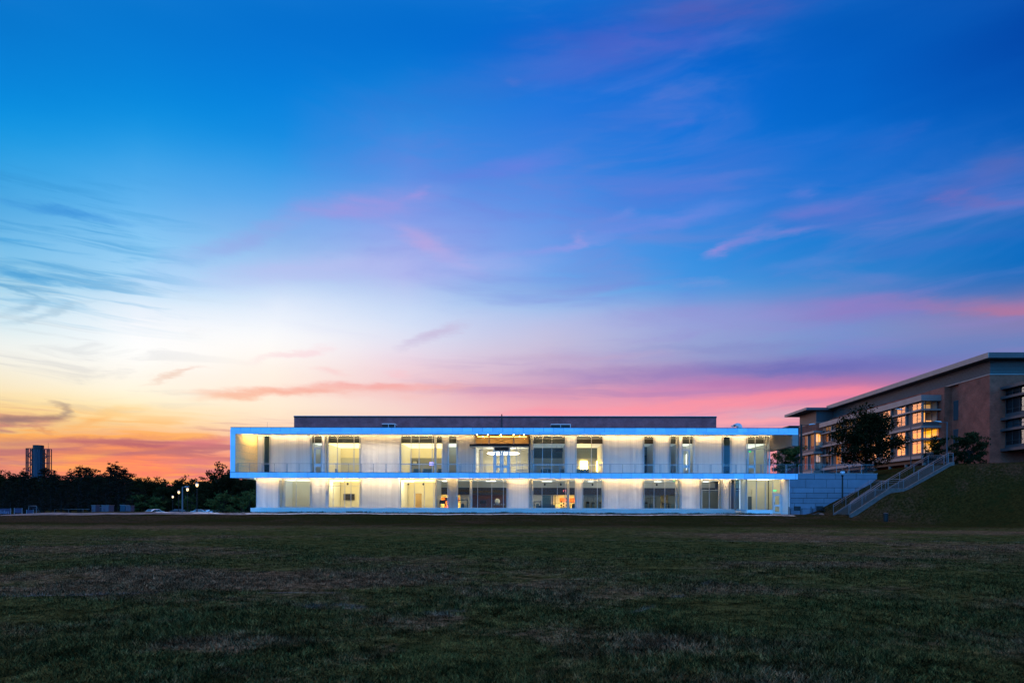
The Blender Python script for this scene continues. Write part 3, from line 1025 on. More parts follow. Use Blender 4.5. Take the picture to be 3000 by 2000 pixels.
def drape(name, mat, pts_a, pts_b, lift=0.03, n=40, kind='structure', label=None):
    """strip between two polylines laid on the terrain"""
    def samp(pts, t):
        pts = np.array(pts, float)
        d = np.r_[0, np.cumsum(np.hypot(*np.diff(pts, axis=0).T))]
        return np.interp(t * d[-1], d, pts[:, 0]), np.interp(t * d[-1], d, pts[:, 1])
    v, f = [], []
    K = 4
    for i in range(n + 1):
        ax, ay = samp(pts_a, i / n)
        bx_, by_ = samp(pts_b, i / n)
        for k in range(K + 1):
            x = ax + (bx_ - ax) * k / K
            y = ay + (by_ - ay) * k / K
            v.append((x, y, gh(x, y) + lift))
    for i in range(n):
        for k in range(K):
            a = i * (K + 1) + k
            f.append((a, a + K + 1, a + K + 2, a + 1))
    me = bpy.data.meshes.new(name)
    me.from_pydata(v, [], f)
    me.materials.append(mat)
    o = bpy.data.objects.new(name, me)
    COL.objects.link(o)
    return tag(o, label, kind=kind)


drape('gravel_path', M['gravel'], [(-41, 75.9), (-34, 75.0), (-10, 75.3), (30, 75.3)], [(-42, 77.0), (-34, 76.3), (-10, 76.1), (30, 76.0)], n=90,
      label='pale gravel path along the front of the white building')
drape('flower_bed', M['dirt'], [(-34, 77.2), (0, 76.6), (30, 76.6)], [(-34, 84.2), (0, 84.2), (30, 84.2)], n=60, label='bare soil bed below the white plinth')
drape('dirt_strip', M['dirt'], [(-64, 72.5), (-45, 73.8), (-30, 74.5)], [(-60, 76.0), (-45, 76.2), (-28, 76.2)], n=40, label='bare earth strip beside the gravel path')
drape('car_park', M['asphalt'], [(-84, 140), (-48, 140)], [(-112, 190), (-66, 190)], n=30, label='dark car park beyond the field')
drape('paved_apron', M['concrete'], [(25.5, 77.4), (34.6, 77.4)], [(25.5, 79.4), (34.2, 79.4)], n=20, label='concrete apron at the stair foot')

# ---- blades of grass over the near field (one sheet of many tiny blades)
NB = 420000
u = RNG.random(NB)
yb = 4.3 * (50.0 / 4.3) ** u
xb = (RNG.random(NB) * 2 - 1) * (yb * 0.80 + 0.6)
lowf = np.sin(xb * 2.1 + np.sin(yb * 1.7)) * np.sin(yb * 2.6 + 1.2) * 0.25 + np.sin(xb * 0.7 - yb * .9) * 0.2
hb = (0.022 + 0.038 * RNG.random(NB)) * (1 + lowf) * (1 - 0.85 * smooth01((yb - 18) / 30))
wb = (0.0026 + 0.0022 * RNG.random(NB)) * (1 + yb * 0.11)
an = RNG.random(NB) * math.pi
ln_a = RNG.random(NB) * 2 * math.pi
ln_r = hb * (0.3 + 1.1 * RNG.random(NB))
zb = ground_h(xb, yb) - 0.004
V = np.zeros((NB, 3, 3))
V[:, 0] = np.stack([xb - np.cos(an) * wb, yb - np.sin(an) * wb, zb], 1)
V[:, 1] = np.stack([xb + np.cos(an) * wb, yb + np.sin(an) * wb, zb], 1)
V[:, 2] = np.stack([xb + np.cos(ln_a) * ln_r, yb + np.sin(ln_a) * ln_r, zb + hb], 1)
me = bpy.data.meshes.new('grass_blades')
me.vertices.add(NB * 3)
me.vertices.foreach_set('co', V.ravel())
me.loops.add(NB * 3)
me.loops.foreach_set('vertex_index', np.arange(NB * 3, dtype=np.int32))
me.polygons.add(NB)
me.polygons.foreach_set('loop_start', np.arange(0, NB * 3, 3, dtype=np.int32))
me.update(calc_edges=True)
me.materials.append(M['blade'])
grass = bpy.data.objects.new('grass', me)
COL.objects.link(grass)
tag(grass, 'short rough grass blades across the near field', 'grass', kind='stuff')

# ---- weeds and low planting in the bed under the plinth
NW = 9000
cxw = RNG.random(150) * 62 - 33
pk = RNG.integers(0, 150, NW)
xw_ = cxw[pk] + RNG.normal(size=NW) * (.12 + .5 * RNG.random(150)[pk])
yw_ = 76.6 + 1.1 * RNG.random(NW)
hw_ = (.05 + .20 * RNG.random(NW)) * (.4 + .9 * RNG.random(150)[pk])
zw_ = ground_h(xw_, yw_)
aw_ = RNG.random(NW) * math.pi
W3 = np.zeros((NW, 3, 3))
W3[:, 0] = np.stack([xw_ - np.cos(aw_) * .03, yw_, zw_], 1)
W3[:, 1] = np.stack([xw_ + np.cos(aw_) * .03, yw_, zw_], 1)
W3[:, 2] = np.stack([xw_ + RNG.normal(size=NW) * .07, yw_ + RNG.normal(size=NW) * .05, zw_ + hw_], 1)
me = bpy.data.meshes.new('bed_plants')
me.vertices.add(NW * 3)
me.vertices.foreach_set('co', W3.ravel())
me.loops.add(NW * 3)
me.loops.foreach_set('vertex_index', np.arange(NW * 3, dtype=np.int32))
me.polygons.add(NW)
me.polygons.foreach_set('loop_start', np.arange(0, NW * 3, 3, dtype=np.int32))
me.update(calc_edges=True)
me.materials.append(M['leaf_mid'])
bed = bpy.data.objects.new('ground_cover', me)
COL.objects.link(bed)
tag(bed, 'scattered weeds and low planting along the foot of the plinth', 'ground cover', kind='stuff')

# ================================================================== the white two-storey building
YF, YW = 80.0, 87.0           # fascia plane, glass wall plane
ZB, ZPOD = 0.82, 1.37          # ground at the building, top of the plinth
ZS1, ZF2B, ZF2T = 5.17, 4.92, 5.61
ZS2, ZF1B, ZF1T = 10.66, 10.1, 10.9
XL, XR = xat(675, YF), xat(2338, YF)
hall = thing('sports_hall', 'long white two storey building with lit glass bays and a blue fascia', 'building', (0, YW, ZB))


def X2(px):
    return xat(px, YW, 1330)


def X1(px):
    return xat(px, YW, 1445)


def part(mb, name, mat, label=None, parent=None, **k):
    return mb.build(name, M[mat], parent or hall, label=label, **k)


# fascias with fine vertical joints (each panel a box, 8 mm gaps over a dark backing)
def fascia_row(x0, x1, z0, z1, ya, yb, w=1.19, off=0.0, gap=0.03, mat='panel', name='fascia', stag=0):
    mb = MB()
    x = x0
    first = off if off else w
    nxt = x0 + first
    while x < x1 - 1e-3:
        e = min(nxt, x1)
        mb.box(x + gap / 2, e - gap / 2, ya, yb, z0, z1)
        x = e
        nxt = e + w
    return part(mb, name, mat)


fascia_row(XL, XR, ZF1B + 0.27, ZF1T - 0.05, YF, YF + 0.12)
fascia_row(XL, XR, ZF1B, ZF1B + 0.255, YF, YF + 0.12, w=2.38, off=0.7)
fascia_row(XL, XR, ZF2B, ZF2T - 0.04, YF, YF + 0.12, off=0.8)
mb = MB()
mb.box(XL - 0.01, XR + 0.01, YF - 0.02, YF + 0.3, ZF1T - 0.048, ZF1T)
mb.box(XL, XR, YF - 0.02, YF + 0.2, ZF2T - 0.038, ZF2T)
part(mb, 'coping', 'dark_metal')
mb = MB()
mb.box(XL + .03, XR - .03, YF + 0.13, YF + 0.30, ZF1B + .01, ZF1T - 0.06)
mb.box(XL + .03, XR - .03, YF + 0.13, YF + 0.30, ZF2B + .01, ZF2T - 0.06)
part(mb, 'fascia_backing', 'dark_metal')
# left end upright of the frame and its timber-lined return
XLI = xat(688, YF)
mb = MB()
for z0, z1 in ((ZF2T + .01, 7.05), (7.065, 8.7), (8.715, ZF1B - .01)):
    mb.box(XL, XLI, YF, YF + 0.12, z0, z1)
part(mb, 'end_upright', 'panel')
xb2 = X2(755)
mb = MB()
zz = [ZF2T + .02, 6.45, 7.3, 8.15, 9.0, 9.85, ZS2 - .02]
for a, b in zip(zz[:-1], zz[1:]):
    mb.prism([(XLI, YF + .14, a + .012), (xb2 - .02, YW + .1, a + .012), (xb2 - .02, YW + .1, b - .012), (XLI, YF + .14, b - .012)], (-0.06, 0.02, 0))
part(mb, 'timber_lining', 'wood')
mb = MB()
mb.prism([(XL + .02, YF + .14, ZF2B + .02), (xb2 - .12, YW + .1, ZF2B + .02), (xb2 - .12, YW + .1, ZS2 + .02), (XL + .02, YF + .14, ZS2 + .02)], (-.12, 0.02, 0))
part(mb, 'end_wall', 'panel')
# right end: short block and the side wall hanging from the roof
XRI = xat(2321, YF)
ZRB = at(2330, 1305.6, YF).z
mb = MB()
mb.box(XRI, XR, YF, YF + .12, ZRB, ZF1B - .012)
mb.box(XRI, XR, YF + .14, YF + 8.2, ZRB, ZS2)
part(mb, 'end_wall', 'pale_panel', 'pale hanging end wall under the right end of the roof')
# roof deck, soffits
mb = MB()
mb.box(XL + .03, XR - .03, YF + .31, 104, ZS2 + .002, ZF1T - .07)
part(mb, 'roof', 'soffit')
XRW = xat(2313, YF)
mb = MB()
mb.box(xb2 + 0.1, XRW, YF + .31, 104, ZS1 + .002, ZF2T - .08)
mb.box(XL + .15, xb2 + 0.08, YF + .31, YW + .1, ZS1 + .002, ZF2T - .08)
mb.box(XRW + .02, XR - .03, YF + .31, YW + 9, ZS1 + .3, ZF2T - .08)
part(mb, 'floor_slab', 'soffit')
# plinth
mb = MB()
xa, xe = X1(738), X1(2263)
mb.box(xa, X1(2150), YW - .45, YW + .1, ZB - .3, ZPOD)
mb.box(X1(750), X1(2150), YW - .38, YW - .1, ZPOD + .002, ZPOD + .05)
part(mb, 'plinth', 'plinth')
mb = MB()
mb.box(xb2 + .1, XRW - .2, YW + .12, 103, ZB - .3, ZB + .02)
part(mb, 'floor', 'vinyl')

# ---- bays.  panel bays (px0, px1, lit) and glass bays (px0, px1, [mullions], [transoms], tint)
UP_PAN = [(755.5, 770, 0), (793.4, 909.7, 0), (1056.7, 1171.5, 1), (1298, 1312.5, 1), (1340.4, 1390.2, 1), (1659.8, 1686.2, 0), (1769, 1883.6, 0),
          (1918.8, 1959.6, 0), (2035, 2114.8, 0), (2142.4, 2185.5, 0)]
UP_GL = [(772.5, 790.8, [], [1358], 'glass_blue'), (911.6, 944.2, [921], [1308], 'glass'), (951.6, 1054.4, [961.5, 988.5, 1037], [1358], 'glass'),
         (1173.4, 1296, [1204.3, 1228, 1266.3], [1359], 'glass'), (1314, 1338.6, [], [1359.5], 'glass'), (1551, 1656.6, [1563, 1589.5, 1616.8], [1361], 'glass'),
         (1687.8, 1767, [1732.5], [1362], 'glass'), (1886, 1915.8, [], [1362.3], 'glass'), (1962.6, 1989.6, [], [1362.3], 'glass'),
         (1998, 2031.6, [2020.7], [1313.5], 'glass'), (2118, 2139.8, [], [1363], 'glass_blue'), (2189, 2253.6, [2212.5, 2238.8], [1314.5], 'glass')]
GR_PAN = [(751.5, 816.3, 0), (912.7, 955.7, 1), (1058, 1169, 1), (1315.6, 1336.7, 1), (1487.8, 1548.4, 0), (1689, 1702.6, 0), (1768.8, 1882, 0), (1996, 2050, 0), (2117.6, 2136.4, 0)]
GR_GL = [(819, 909.6, [835, 867.7], [], 'glass'), (961.4, 1055, [976, 1010, 1028], [1422.5], 'glass'), (1172.8, 1312, [1214, 1243, 1271], [], 'glass'),
         (1339, 1485.4, [1383, 1399.4, 1440.7, 1474.7], [], 'glass'), (1552, 1686, [1588, 1632.7, 1656.8], [], 'glass'), (1706.8, 1765.6, [1750], [], 'glass'),
         (1886, 1993, [1916, 1948], [], 'glass'), (2054.7, 2114.6, [2078], [], 'glass')]


def z_at(px, py, Y=None):
    return at(px, py, Y or YW).z


Z2A, Z2B = ZF2T - .04, ZS2 - .01
Z1A, Z1B = ZPOD + .052, ZS1 - .01


def wall_panel(Xf, a, b, lit, z0, z1):
    x0, x1 = Xf(a), Xf(b)
    mb = MB().box(x0 + .03, x1 - .03, YW, YW + .05, z0, z1)
    p = part(mb, 'wall_panel', 'cgb' if lit else 'cg')
    # aluminium edge trims
    for x in (x0, x1):
        MB().box(x - .028, x + .028, YW - .05, YW + .10, z0, z1).build('edge_trim', M['alu'], p)
    # studs just behind the glass, spaced unevenly
    rr = random.Random(int(a * 7 + z0))
    s = MB()
    x = x0 + rr.uniform(.25, .5)
    while x < x1 - .2:
        s.box(x, x + rr.choice((.02, .03, .05)), YW + .065, YW + .13, z0, z1)
        x += rr.choice((.42, .5, .52, .6, .95)) if lit else rr.choice((1.2, 1.5, 1.8))
    if s.v:
        s.build('stud', M['grey_paint'], p)
    # rear lining of the cavity: added glow standing in for room light
    if not lit:
        MB().box(x0 + .03, x1 - .03, YW + .34, YW + .40, z0, z1).build('glow_lining', M['backlight_up' if z0 > 4 else 'backlight_low'], p)
        MB().box(x0 + .08, x1 - .08, YW + .2, YW + .26, z1 - .12, z1 - .06).build('cavity_fill', M['cavity'], p)  # added strip, brightens the panel from behind


def window(Xf, a, b, muls, trans, gmat, z0, z1):
    x0, x1 = Xf(a), Xf(b)
    f = MB()
    w = .035
    for x in (x0 + w, x1 - w):
        f.box(x - w, x + w, YW - .03, YW + .09, z0, z1)
    f.box(x0 + 2 * w, x1 - 2 * w, YW - .02, YW + .08, z0, z0 + .05)
    f.box(x0 + 2 * w, x1 - 2 * w, YW - .02, YW + .08, z1 - .05, z1)
    for m_ in muls:
        x = Xf(m_)
        f.box(x - .028, x + .028, YW - .045, YW + .095, z0 + .052, z1 - .052)
    for t_ in trans:
        z = z_at((a + b) / 2, t_)
        f.box(x0 + 2 * w, x1 - 2 * w, YW - .025, YW + .085, z - .03, z + .03)
    o = part(f, 'window', 'alu')
    g = MB().poly([(x0 + .05, YW + .03, z0), (x1 - .05, YW + .03, z0), (x1 - .05, YW + .03, z1), (x0 + .05, YW + .03, z1)])
    g.build('pane', M[gmat], o)
    return o


for a, b, l in UP_PAN:
    wall_panel(X2, a, b, l, Z2A, Z2B)
for a, b, l in GR_PAN:
    wall_panel(X1, a, b, l, Z1A, Z1B)
for a, b, m_, t_, g_ in UP_GL:
    window(X2, a, b, m_, t_, g_, Z2A, Z2B)
for a, b, m_, t_, g_ in GR_GL:
    window(X1, a, b, m_, t_, g_, Z1A, Z1B)
# white piers between bays
for Xf, a, b, z0, z1 in ((X2, 944.8, 951, Z2A, Z2B), (X2, 1990.2, 1997.4, Z2A, Z2B), (X1, 956.3, 960.8, Z1A, Z1B)):
    part(MB().box(Xf(a), Xf(b), YW - .08, YW + .12, z0, z1), 'pier', 'plinth')
# lower blind panels in the two narrow blue windows
for a, b in ((773, 790.2), (2118.6, 2139)):
    part(MB().box(X2(a) + .04, X2(b) - .04, YW + .05, YW + .08, Z2A, z_at(a, 1360)), 'blind_panel', 'black_paint')


def glazed_door(Xf, a, b, py_top, z0, Y=YW, mat='alu', wide=.13, panes=((.06, .30), (.40, .95)), handle='right', nm='door'):
    x0, x1 = Xf(a), Xf(b)
    z1 = at((a + b) / 2, py_top, Y).z
    H = z1 - z0
    d = MB()
    yy0, yy1 = Y - .07, Y + .02
    d.box(x0, x0 + wide, yy0, yy1, z0, z1)
    d.box(x1 - wide, x1, yy0, yy1, z0, z1)
    lv = [0] + [v for p in panes for v in p] + [1]
    for i in range(0, len(lv), 2):
        d.box(x0 + wide, x1 - wide, yy0, yy1, z0 + H * lv[i], z0 + H * lv[i + 1])
    o = part(d, nm, mat)
    g = MB()
    for p0, p1 in panes:
        g.poly([(x0 + wide, Y - .02, z0 + H * p0), (x1 - wide, Y - .02, z0 + H * p0), (x1 - wide, Y - .02, z0 + H * p1), (x0 + wide, Y - .02, z0 + H * p1)])
    g.build('pane', M['glass'], o)
    hx = x1 - .09 if handle == 'right' else x0 + .09
    h = MB().tube((hx, Y - .13, z0 + 1.0), (hx, Y - .13, z0 + 1.35), .02).box(hx - .01, hx + .01, Y - .13, Y - .07, z0 + 1.02, z0 + 1.05).box(hx - .01, hx + .01, Y - .13, Y - .07, z0 + 1.3, z0 + 1.33)
    h.build('handle', M['black_metal'], o)
    return o


glazed_door(X2, 922, 943.6, 1311, Z2A + .05)
glazed_door(X2, 1998.6, 2020, 1316, Z2A + .05)
glazed_door(X2, 2190, 2211.4, 1316.5, Z2A + .05)

# ---- LED strips in the soffits
def led(Xf, a, b, z, Y=YW - .55):
    mb = MB().box(Xf(a), Xf(b), Y - .02, Y + .02, z - .045, z - .008)
    s = mb.build('light_strip', M['led'], hall)
    MB().box(Xf(a), Xf(b), Y - .075, Y - .055, z - .085, z - .004).build('baffle', M['plinth'], s)


led(X2, 748, 1388, ZS2)
led(X2, 1552, 2262, ZS2)
for a, b in ((746, 1170), (1174, 1545), (1552, 2047), (2052, 2152)):
    led(X1, a, b, ZS1)

# ---- entrance bay on the upper floor: glass, dark canopy, double doors, downlights
xe0, xe1 = X2(1391.5), X2(1550)
zc0, zc1 = z_at(1470, 1306.5, YW - 1.6), z_at(1470, 1301, YW - 1.6)
mb = MB().box(xe0 - .55, xe1, YW - 2.0, YW + .1, zc0, zc1)
can = part(mb, 'canopy', 'black_metal', bevel=.02)
MB().box(xe0 - .45, xe1 - .1, YW - 1.9, YW - .05, zc0 - .03, zc0 - .004).build('canopy_lining', M['soffit'], can)
f = MB()
for px in (1393, 1408.6, 1412.5, 1513.7, 1523.5, 1548.6):
    f.box(X2(px) - .03, X2(px) + .03, YW - .03, YW + .08, Z2A, zc0 - .032)
for px in (1447, 1493):
    f.box(X2(px) - .07, X2(px) + .07, YW - .05, YW + .08, Z2A, zc0 - .032)
zt = z_at(1470, 1362.5)
for a, b in ((1395, 1445), (1495, 1547)):
    f.box(X2(a), X2(b), YW - .02, YW + .07, zt - .03, zt + .03)
ent = part(f, 'window', 'alu')
MB().poly([(xe0, YW + .03, Z2A), (xe1, YW + .03, Z2A), (xe1, YW + .03, zc0 - .033), (xe0, YW + .03, zc0 - .033)]).build('pane', M['glass'], ent)
part(MB().box(xe1 - .04, xe1 + .08, YW - 1.2, YW + .1, Z2A, Z2B), 'pier', 'black_metal')
f = MB()
for px in (1394, 1409.5, 1434, 1506, 1514.5, 1548):
    f.box(X2(px) - .03, X2(px) + .03, YW - .03, YW + .08, zc1 + .005, Z2B)
up = part(f, 'window', 'alu')
MB().poly([(xe0, YW + .03, zc1 + .005), (xe1, YW + .03, zc1 + .005), (xe1, YW + .03, Z2B), (xe0, YW + .03, Z2B)]).build('pane', M['glass'], up)
part(MB().box(xe0, xe1, YW + 1.6, YW + 1.7, zc1, Z2B), 'interior_wall', 'soffit')
part(MB().box(xe0 + .3, xe1 - .3, YW + .7, YW + .9, Z2B - .10, Z2B - .04), 'transom_fill', 'amber_wash')  # added strip, gives the space over the canopy its orange
f = MB()
a_, b_ = (X2(1437), YW - .9, zc1 + .03), (X2(1503), YW - .9, Z2B - .35)
f.tube(a_, b_, .02).tube((b_[0], b_[1], a_[2]), (a_[0], a_[1], b_[2]), .02)
part(f, 'tie_rod', 'steel_pale')
for px in (1433, 1505):
    part(MB().tube((X2(px), YW - .9, zc1 + .002), (X2(px), YW - .9, ZS2), .07, n=10), 'hanger_post', 'plinth')
for a, b in ((1449, 1469.6), (1470.4, 1491)):
    glazed_door(X2, a, b, 1320, Z2A + .05, wide=.22, handle='right' if a < 1460 else 'left')
part(MB().box(X2(1449), X2(1491), YW - .04, YW + .04, z_at(1470, 1319.4), z_at(1470, 1307.5)), 'transom_panel', 'grey_panel')
for i, (px, yy) in enumerate(((1402, -2.6), (1432, -2.6), (1468.5, -2.6), (1505.5, -2.6), (1534.5, -2.6), (1416, -.9), (1470, -1.2), (1522, -.9))):
    dl = part(MB().lathe([(.10, ZS2 - .16), (.03, ZS2 - .10), (.03, ZS2 - .004)], X2(px), YW + yy), 'downlight', 'steel')
    MB().lathe([(.03, ZS2 - .22), (.05, ZS2 - .20), (.05, ZS2 - .165)], X2(px), YW + yy).build('lens', M['spot'], dl)

# ---- right end corner glazing return of the upper floor
xc = X2(2254.5)
part(MB().box(xc - .05, xc + .05, YW - .05, YW + .05, Z2A, Z2B), 'corner_post', 'alu')
w = part(MB().box(xc - .03, xc + .03, YW + 1.5, YW + 1.58, Z2A, Z2B), 'window', 'alu')
part(MB().box(xc - .12, xc - .02, YW + 1.6, YW + 8, Z2A, Z2B), 'interior_wall', 'cream_dim')
MB().poly([(xc, YW + .06, Z2A), (xc, YW + 1.6, Z2A), (xc, YW + 1.6, Z2B), (xc, YW + .06, Z2B)]).build('pane', M['glass'], w)

# ---- railing on the balcony edge
rail = thing('balcony_railing', 'thin grey wire railing along the balcony edge of the white building', 'railing', (XLI + .1, YF + .35, ZF2T))
zr = ZF2T + 1.05
yr = YF + .35
rxa, rxb = XLI + .15, XR - .1
MB().box(rxa, rxb, yr - .02, yr + .02, zr - .03, zr).build('top_rail', M['steel'], rail)
x = xat(692, YF)
k = 0
while x < rxb:
    for dx in ((0,) if k % 2 else (-.045, .085)):
        MB().box(x + dx - .018, x + dx + .018, yr - .03, yr + .03, ZF2T - .25, zr - .032).build('post', M['steel'], rail)
    x += 1.468
    k += 1
cb = MB()
for i in range(9):
    cb.tube((rxa, yr, ZF2T + .1 + i * .1), (rxb, yr, ZF2T + .1 + i * .1), .0045, n=4, caps=False)
cb.build('cable', M['steel'], rail)

# ---- penthouse and things on the roof
YP = 99.0
xp0, xp1 = xat(861.5, YP, 1230), xat(2098.7, YP, 1230)
zp = at(1500, 1218, YP).z
part(MB().box(xp0, xp1, YP, YP + 14, ZF1T - .05, zp - .25), 'penthouse', 'purple_brick')
part(MB().box(xp0 - .04, xp1 + .04, YP - .06, YP + 14.1, zp - .25, zp - .05), 'parapet', 'black_metal')
part(MB().box(xp0 - .05, xp1 + .05, YP - .08, YP + 14.2, zp - .048, zp), 'coping', 'roofmetal')
part(MB().box(xat(1468, YP), xat(1471, YP), YP - .14, YP - .09, ZF1T, zp + .25), 'drainpipe', 'black_metal')


def roof_vent(px0, px1, py, label):
    Y = 93.0
    x0, x1 = xat(px0, Y, 1240), xat(px1, Y, 1240)
    zt_ = at((px0 + px1) / 2, py, Y).z
    t = thing('roof_vent', label, 'roof vent', ((x0 + x1) / 2, Y, ZF1T - .06), group='vents on the roof of the white building')
    MB().box(x0, x1, Y, Y + 1.4, ZF1T - .06, zt_ - .1).build('louvre', M['black_metal'], t)
    MB().box(x0 - .06, x1 + .1, Y - .06, Y + 1.46, zt_ - .098, zt_).build('cap', M['roofmetal'], t, bevel=.02)
    MB().box(x1 + .01, x1 + .1, Y - .05, Y, ZF1T - .06, zt_ - .1).box((x0 + x1) / 2 - .03, (x0 + x1) / 2 + .03, Y - .03, Y - .002, ZF1T - .06, zt_ - .1).build('frame', M['roofmetal'], t)


roof_vent(1120, 1156, 1240, 'shorter boxy louvred vent on the roof, left of the two')
roof_vent(1615, 1670, 1241.5, 'longer boxy louvred vent on the roof, right of the two')
# gooseneck hood
Y = 90.0
gv = thing('gooseneck_vent', 'rounded metal gooseneck hood standing on the right end of the roof', 'roof vent', (xat(2160, Y, 1245), Y, ZF1T))
gc = at(2159, 1252, Y)
mbg = MB()
r_o = (at(2172, 1252, Y).x - gc.x)
pts = []
for i in range(9):
    t = math.pi * i / 8
    pts.append((gc.x + r_o * math.cos(t), 0, gc.z + r_o * 0.98 * math.sin(t)))
low = [(gc.x - r_o * 1.25, 0, gc.z + r_o * .42), (gc.x - r_o * .7, 0, gc.z + r_o * .05), (gc.x - r_o * .2, 0, gc.z + r_o * .35), (gc.x + r_o * .1, 0, gc.z + r_o * .2), (gc.x + r_o * .1, 0, gc.z - .3), (gc.x + r_o, 0, gc.z - .3)]
poly = pts[:7] + low
mbg.prism([(p[0], Y - .4, p[2]) for p in poly], (0, .8, 0))
mbg.build('hood', M['roofmetal'], gv, bevel=.03)
MB().prism([(gc.x - r_o * 1.2, Y - .41, gc.z + r_o * .40), (gc.x - r_o * .72, Y - .41, gc.z + r_o * .1), (gc.x - r_o * .4, Y - .41, gc.z + r_o * .42), (gc.x - r_o * .7, Y - .41, gc.z + r_o * .55)], (0, -.02, 0)).build('mouth', M['black_metal'], gv)
an_ = thing('antenna', 'thin rod antenna standing on the left end of the roof', 'antenna', (xat(783, 84, 1240), 84, ZF1T - .05))
z_ = at(783, 1236, 84).z
MB().tube((an_.location.x, 84, ZF1T - .05), (an_.location.x, 84, z_), .018, .008, 5).build('rod', M['dark_metal'], an_)
MB().lathe([(.08, ZF1T - .05), (.05, ZF1T + .06)], an_.location.x, 84, 8).build('base', M['dark_metal'], an_)

# ================================================================== interiors (parts of the hall)
def wallseg(Xf, a, b, z0, z1, Y, mat, name='interior_wall', th=.12):
    x0 = Xf(1531 + (a - 1531) * 1.0)
    # px -> world x at that depth
    xa_, xb_ = xat(a, Y, 1400), xat(b, Y, 1400)
    return part(MB().box(xa_, xb_, Y, Y + th, z0, z1), name, mat)


def partition(X, y0, y1, z0, z1, mat='white_paint'):
    return part(MB().box(X - .05, X + .05, y0, y1, z0, z1), 'interior_wall', mat)


def troffer(x0, x1, y0, y1, z, mat, name='ceiling_light'):
    return part(MB().box(x0, x1, y0, y1, z - .06, z - .01), name, mat)


ZFL2 = Z2A + .02
ZFL1 = ZB + .02
ZC2 = 9.72
YI = YW + .45


def up_room(a, b, depth, wall, low, light, nl=2, plen='plenum', zsplit=8.6, ceil='white_paint'):
    x0, x1 = X2(a), X2(b)
    yb = YW + depth
    part(MB().box(x0, x1, YW + .7, yb, ZC2, ZC2 + .08), 'ceiling', light)  # the ceiling itself emits, replacing fixtures
    part(MB().box(x0, x1, YW + .6, YW + .68, ZC2, ZC2 + .55), 'header', plen)
    part(MB().box(x0, x1, YW + .6, YW + .68, ZC2 + .56, Z2B), 'header', 'grey_paint')
    part(MB().box(x0, x1, yb, yb + .1, zsplit + .01, ZC2 - .01), 'interior_wall', wall)
    part(MB().box(x0, x1, yb - .02, yb + .1, ZFL2, zsplit), 'interior_wall', low)


# partitions between upper rooms
for px in (771, 792, 911, 949, 1056.5, 1172, 1297.5, 1339.5, 1391, 1550.6, 1658, 1768, 1885, 1917, 1961, 1990, 2033, 2116, 2141, 2187):
    partition(X2(px), YW + .13, YW + 8, ZFL2, Z2B)
up_room(912, 948, 4, 'cream_dim', 'cream_dim', 'lum_dim', 1)
up_room(949.5, 1056, 8, 'cream', 'cream_dim', 'lum', 2, zsplit=8.35)
up_room(1057, 1171.5, 3, 'white_paint', 'white_paint', 'lum_hot', 2)
up_room(1172.5, 1297, 8, 'cream', 'grey_paint', 'lum', 2, zsplit=8.35)
up_room(1298, 1339, 6, 'cream_dim', 'cream_dim', 'lum_dim', 1)
up_room(1340, 1390.5, 3, 'white_paint', 'white_paint', 'lum', 1)
up_room(1551, 1657.5, 7, 'slate_paint', 'cream_dim', 'lum_low', 2, zsplit=8.3, ceil='grey_paint')
up_room(1658.5, 1767.5, 7, 'slate_paint', 'grey_paint', 'lum_low', 2, zsplit=8.3, ceil='grey_paint', plen='black_paint')
up_room(1885.5, 1916.5, 5, 'slate_paint', 'black_paint', 'lum_low', 1, ceil='grey_paint', plen='black_paint')
up_room(1961.5, 1989.5, 5, 'slate_paint', 'wood', 'lum_low', 1, zsplit=7.6)
up_room(1990.5, 2032.5, 4, 'cream_dim', 'cream', 'lum_dim', 1)
up_room(2187.5, 2254, 8, 'cream_dim', 'slate_paint', 'lum_dim', 1, zsplit=8.3)
# white columns just behind the glass
for Xf, px, r, z0, z1 in ((X2, 956.5, .19, ZFL2, Z2B), (X2, 1274, .17, ZFL2, Z2B), (X2, 1557, .2, ZFL2, Z2B), (X2, 1985, .15, ZFL2, Z2B), (X2, 2249, .13, ZFL2, Z2B),
                          (X1, 826, .2, ZFL1, Z1B), (X1, 1275.5, .13, ZFL1, Z1B), (X1, 1378.5, .17, ZFL1, Z1B), (X1, 1558.5, .18, ZFL1, Z1B), (X1, 1665, .17, ZFL1, Z1B),
                          (X1, 1984, .17, ZFL1, Z1B), (X1, 2110, .13, ZFL1, Z1B)):
    part(MB().lathe([(r, z0), (r, z1)], Xf(px), YI, 16), 'column', 'white_paint', smooth=False)
# lobby behind the entrance
x0, x1 = xe0, xe1
part(MB().box(x0, x1, YW + 8.5, YW + 8.6, ZFL2, Z2B), 'interior_wall', 'cream')
part(MB().box(x0, x1, YW + .2, YW + 8.4, zc0 + .35, zc0 + .42), 'ceiling', 'white_paint')
part(MB().box(x0, x1, YW + .14, YW + .2, zc0, zc0 + .5), 'header', 'grey_paint')
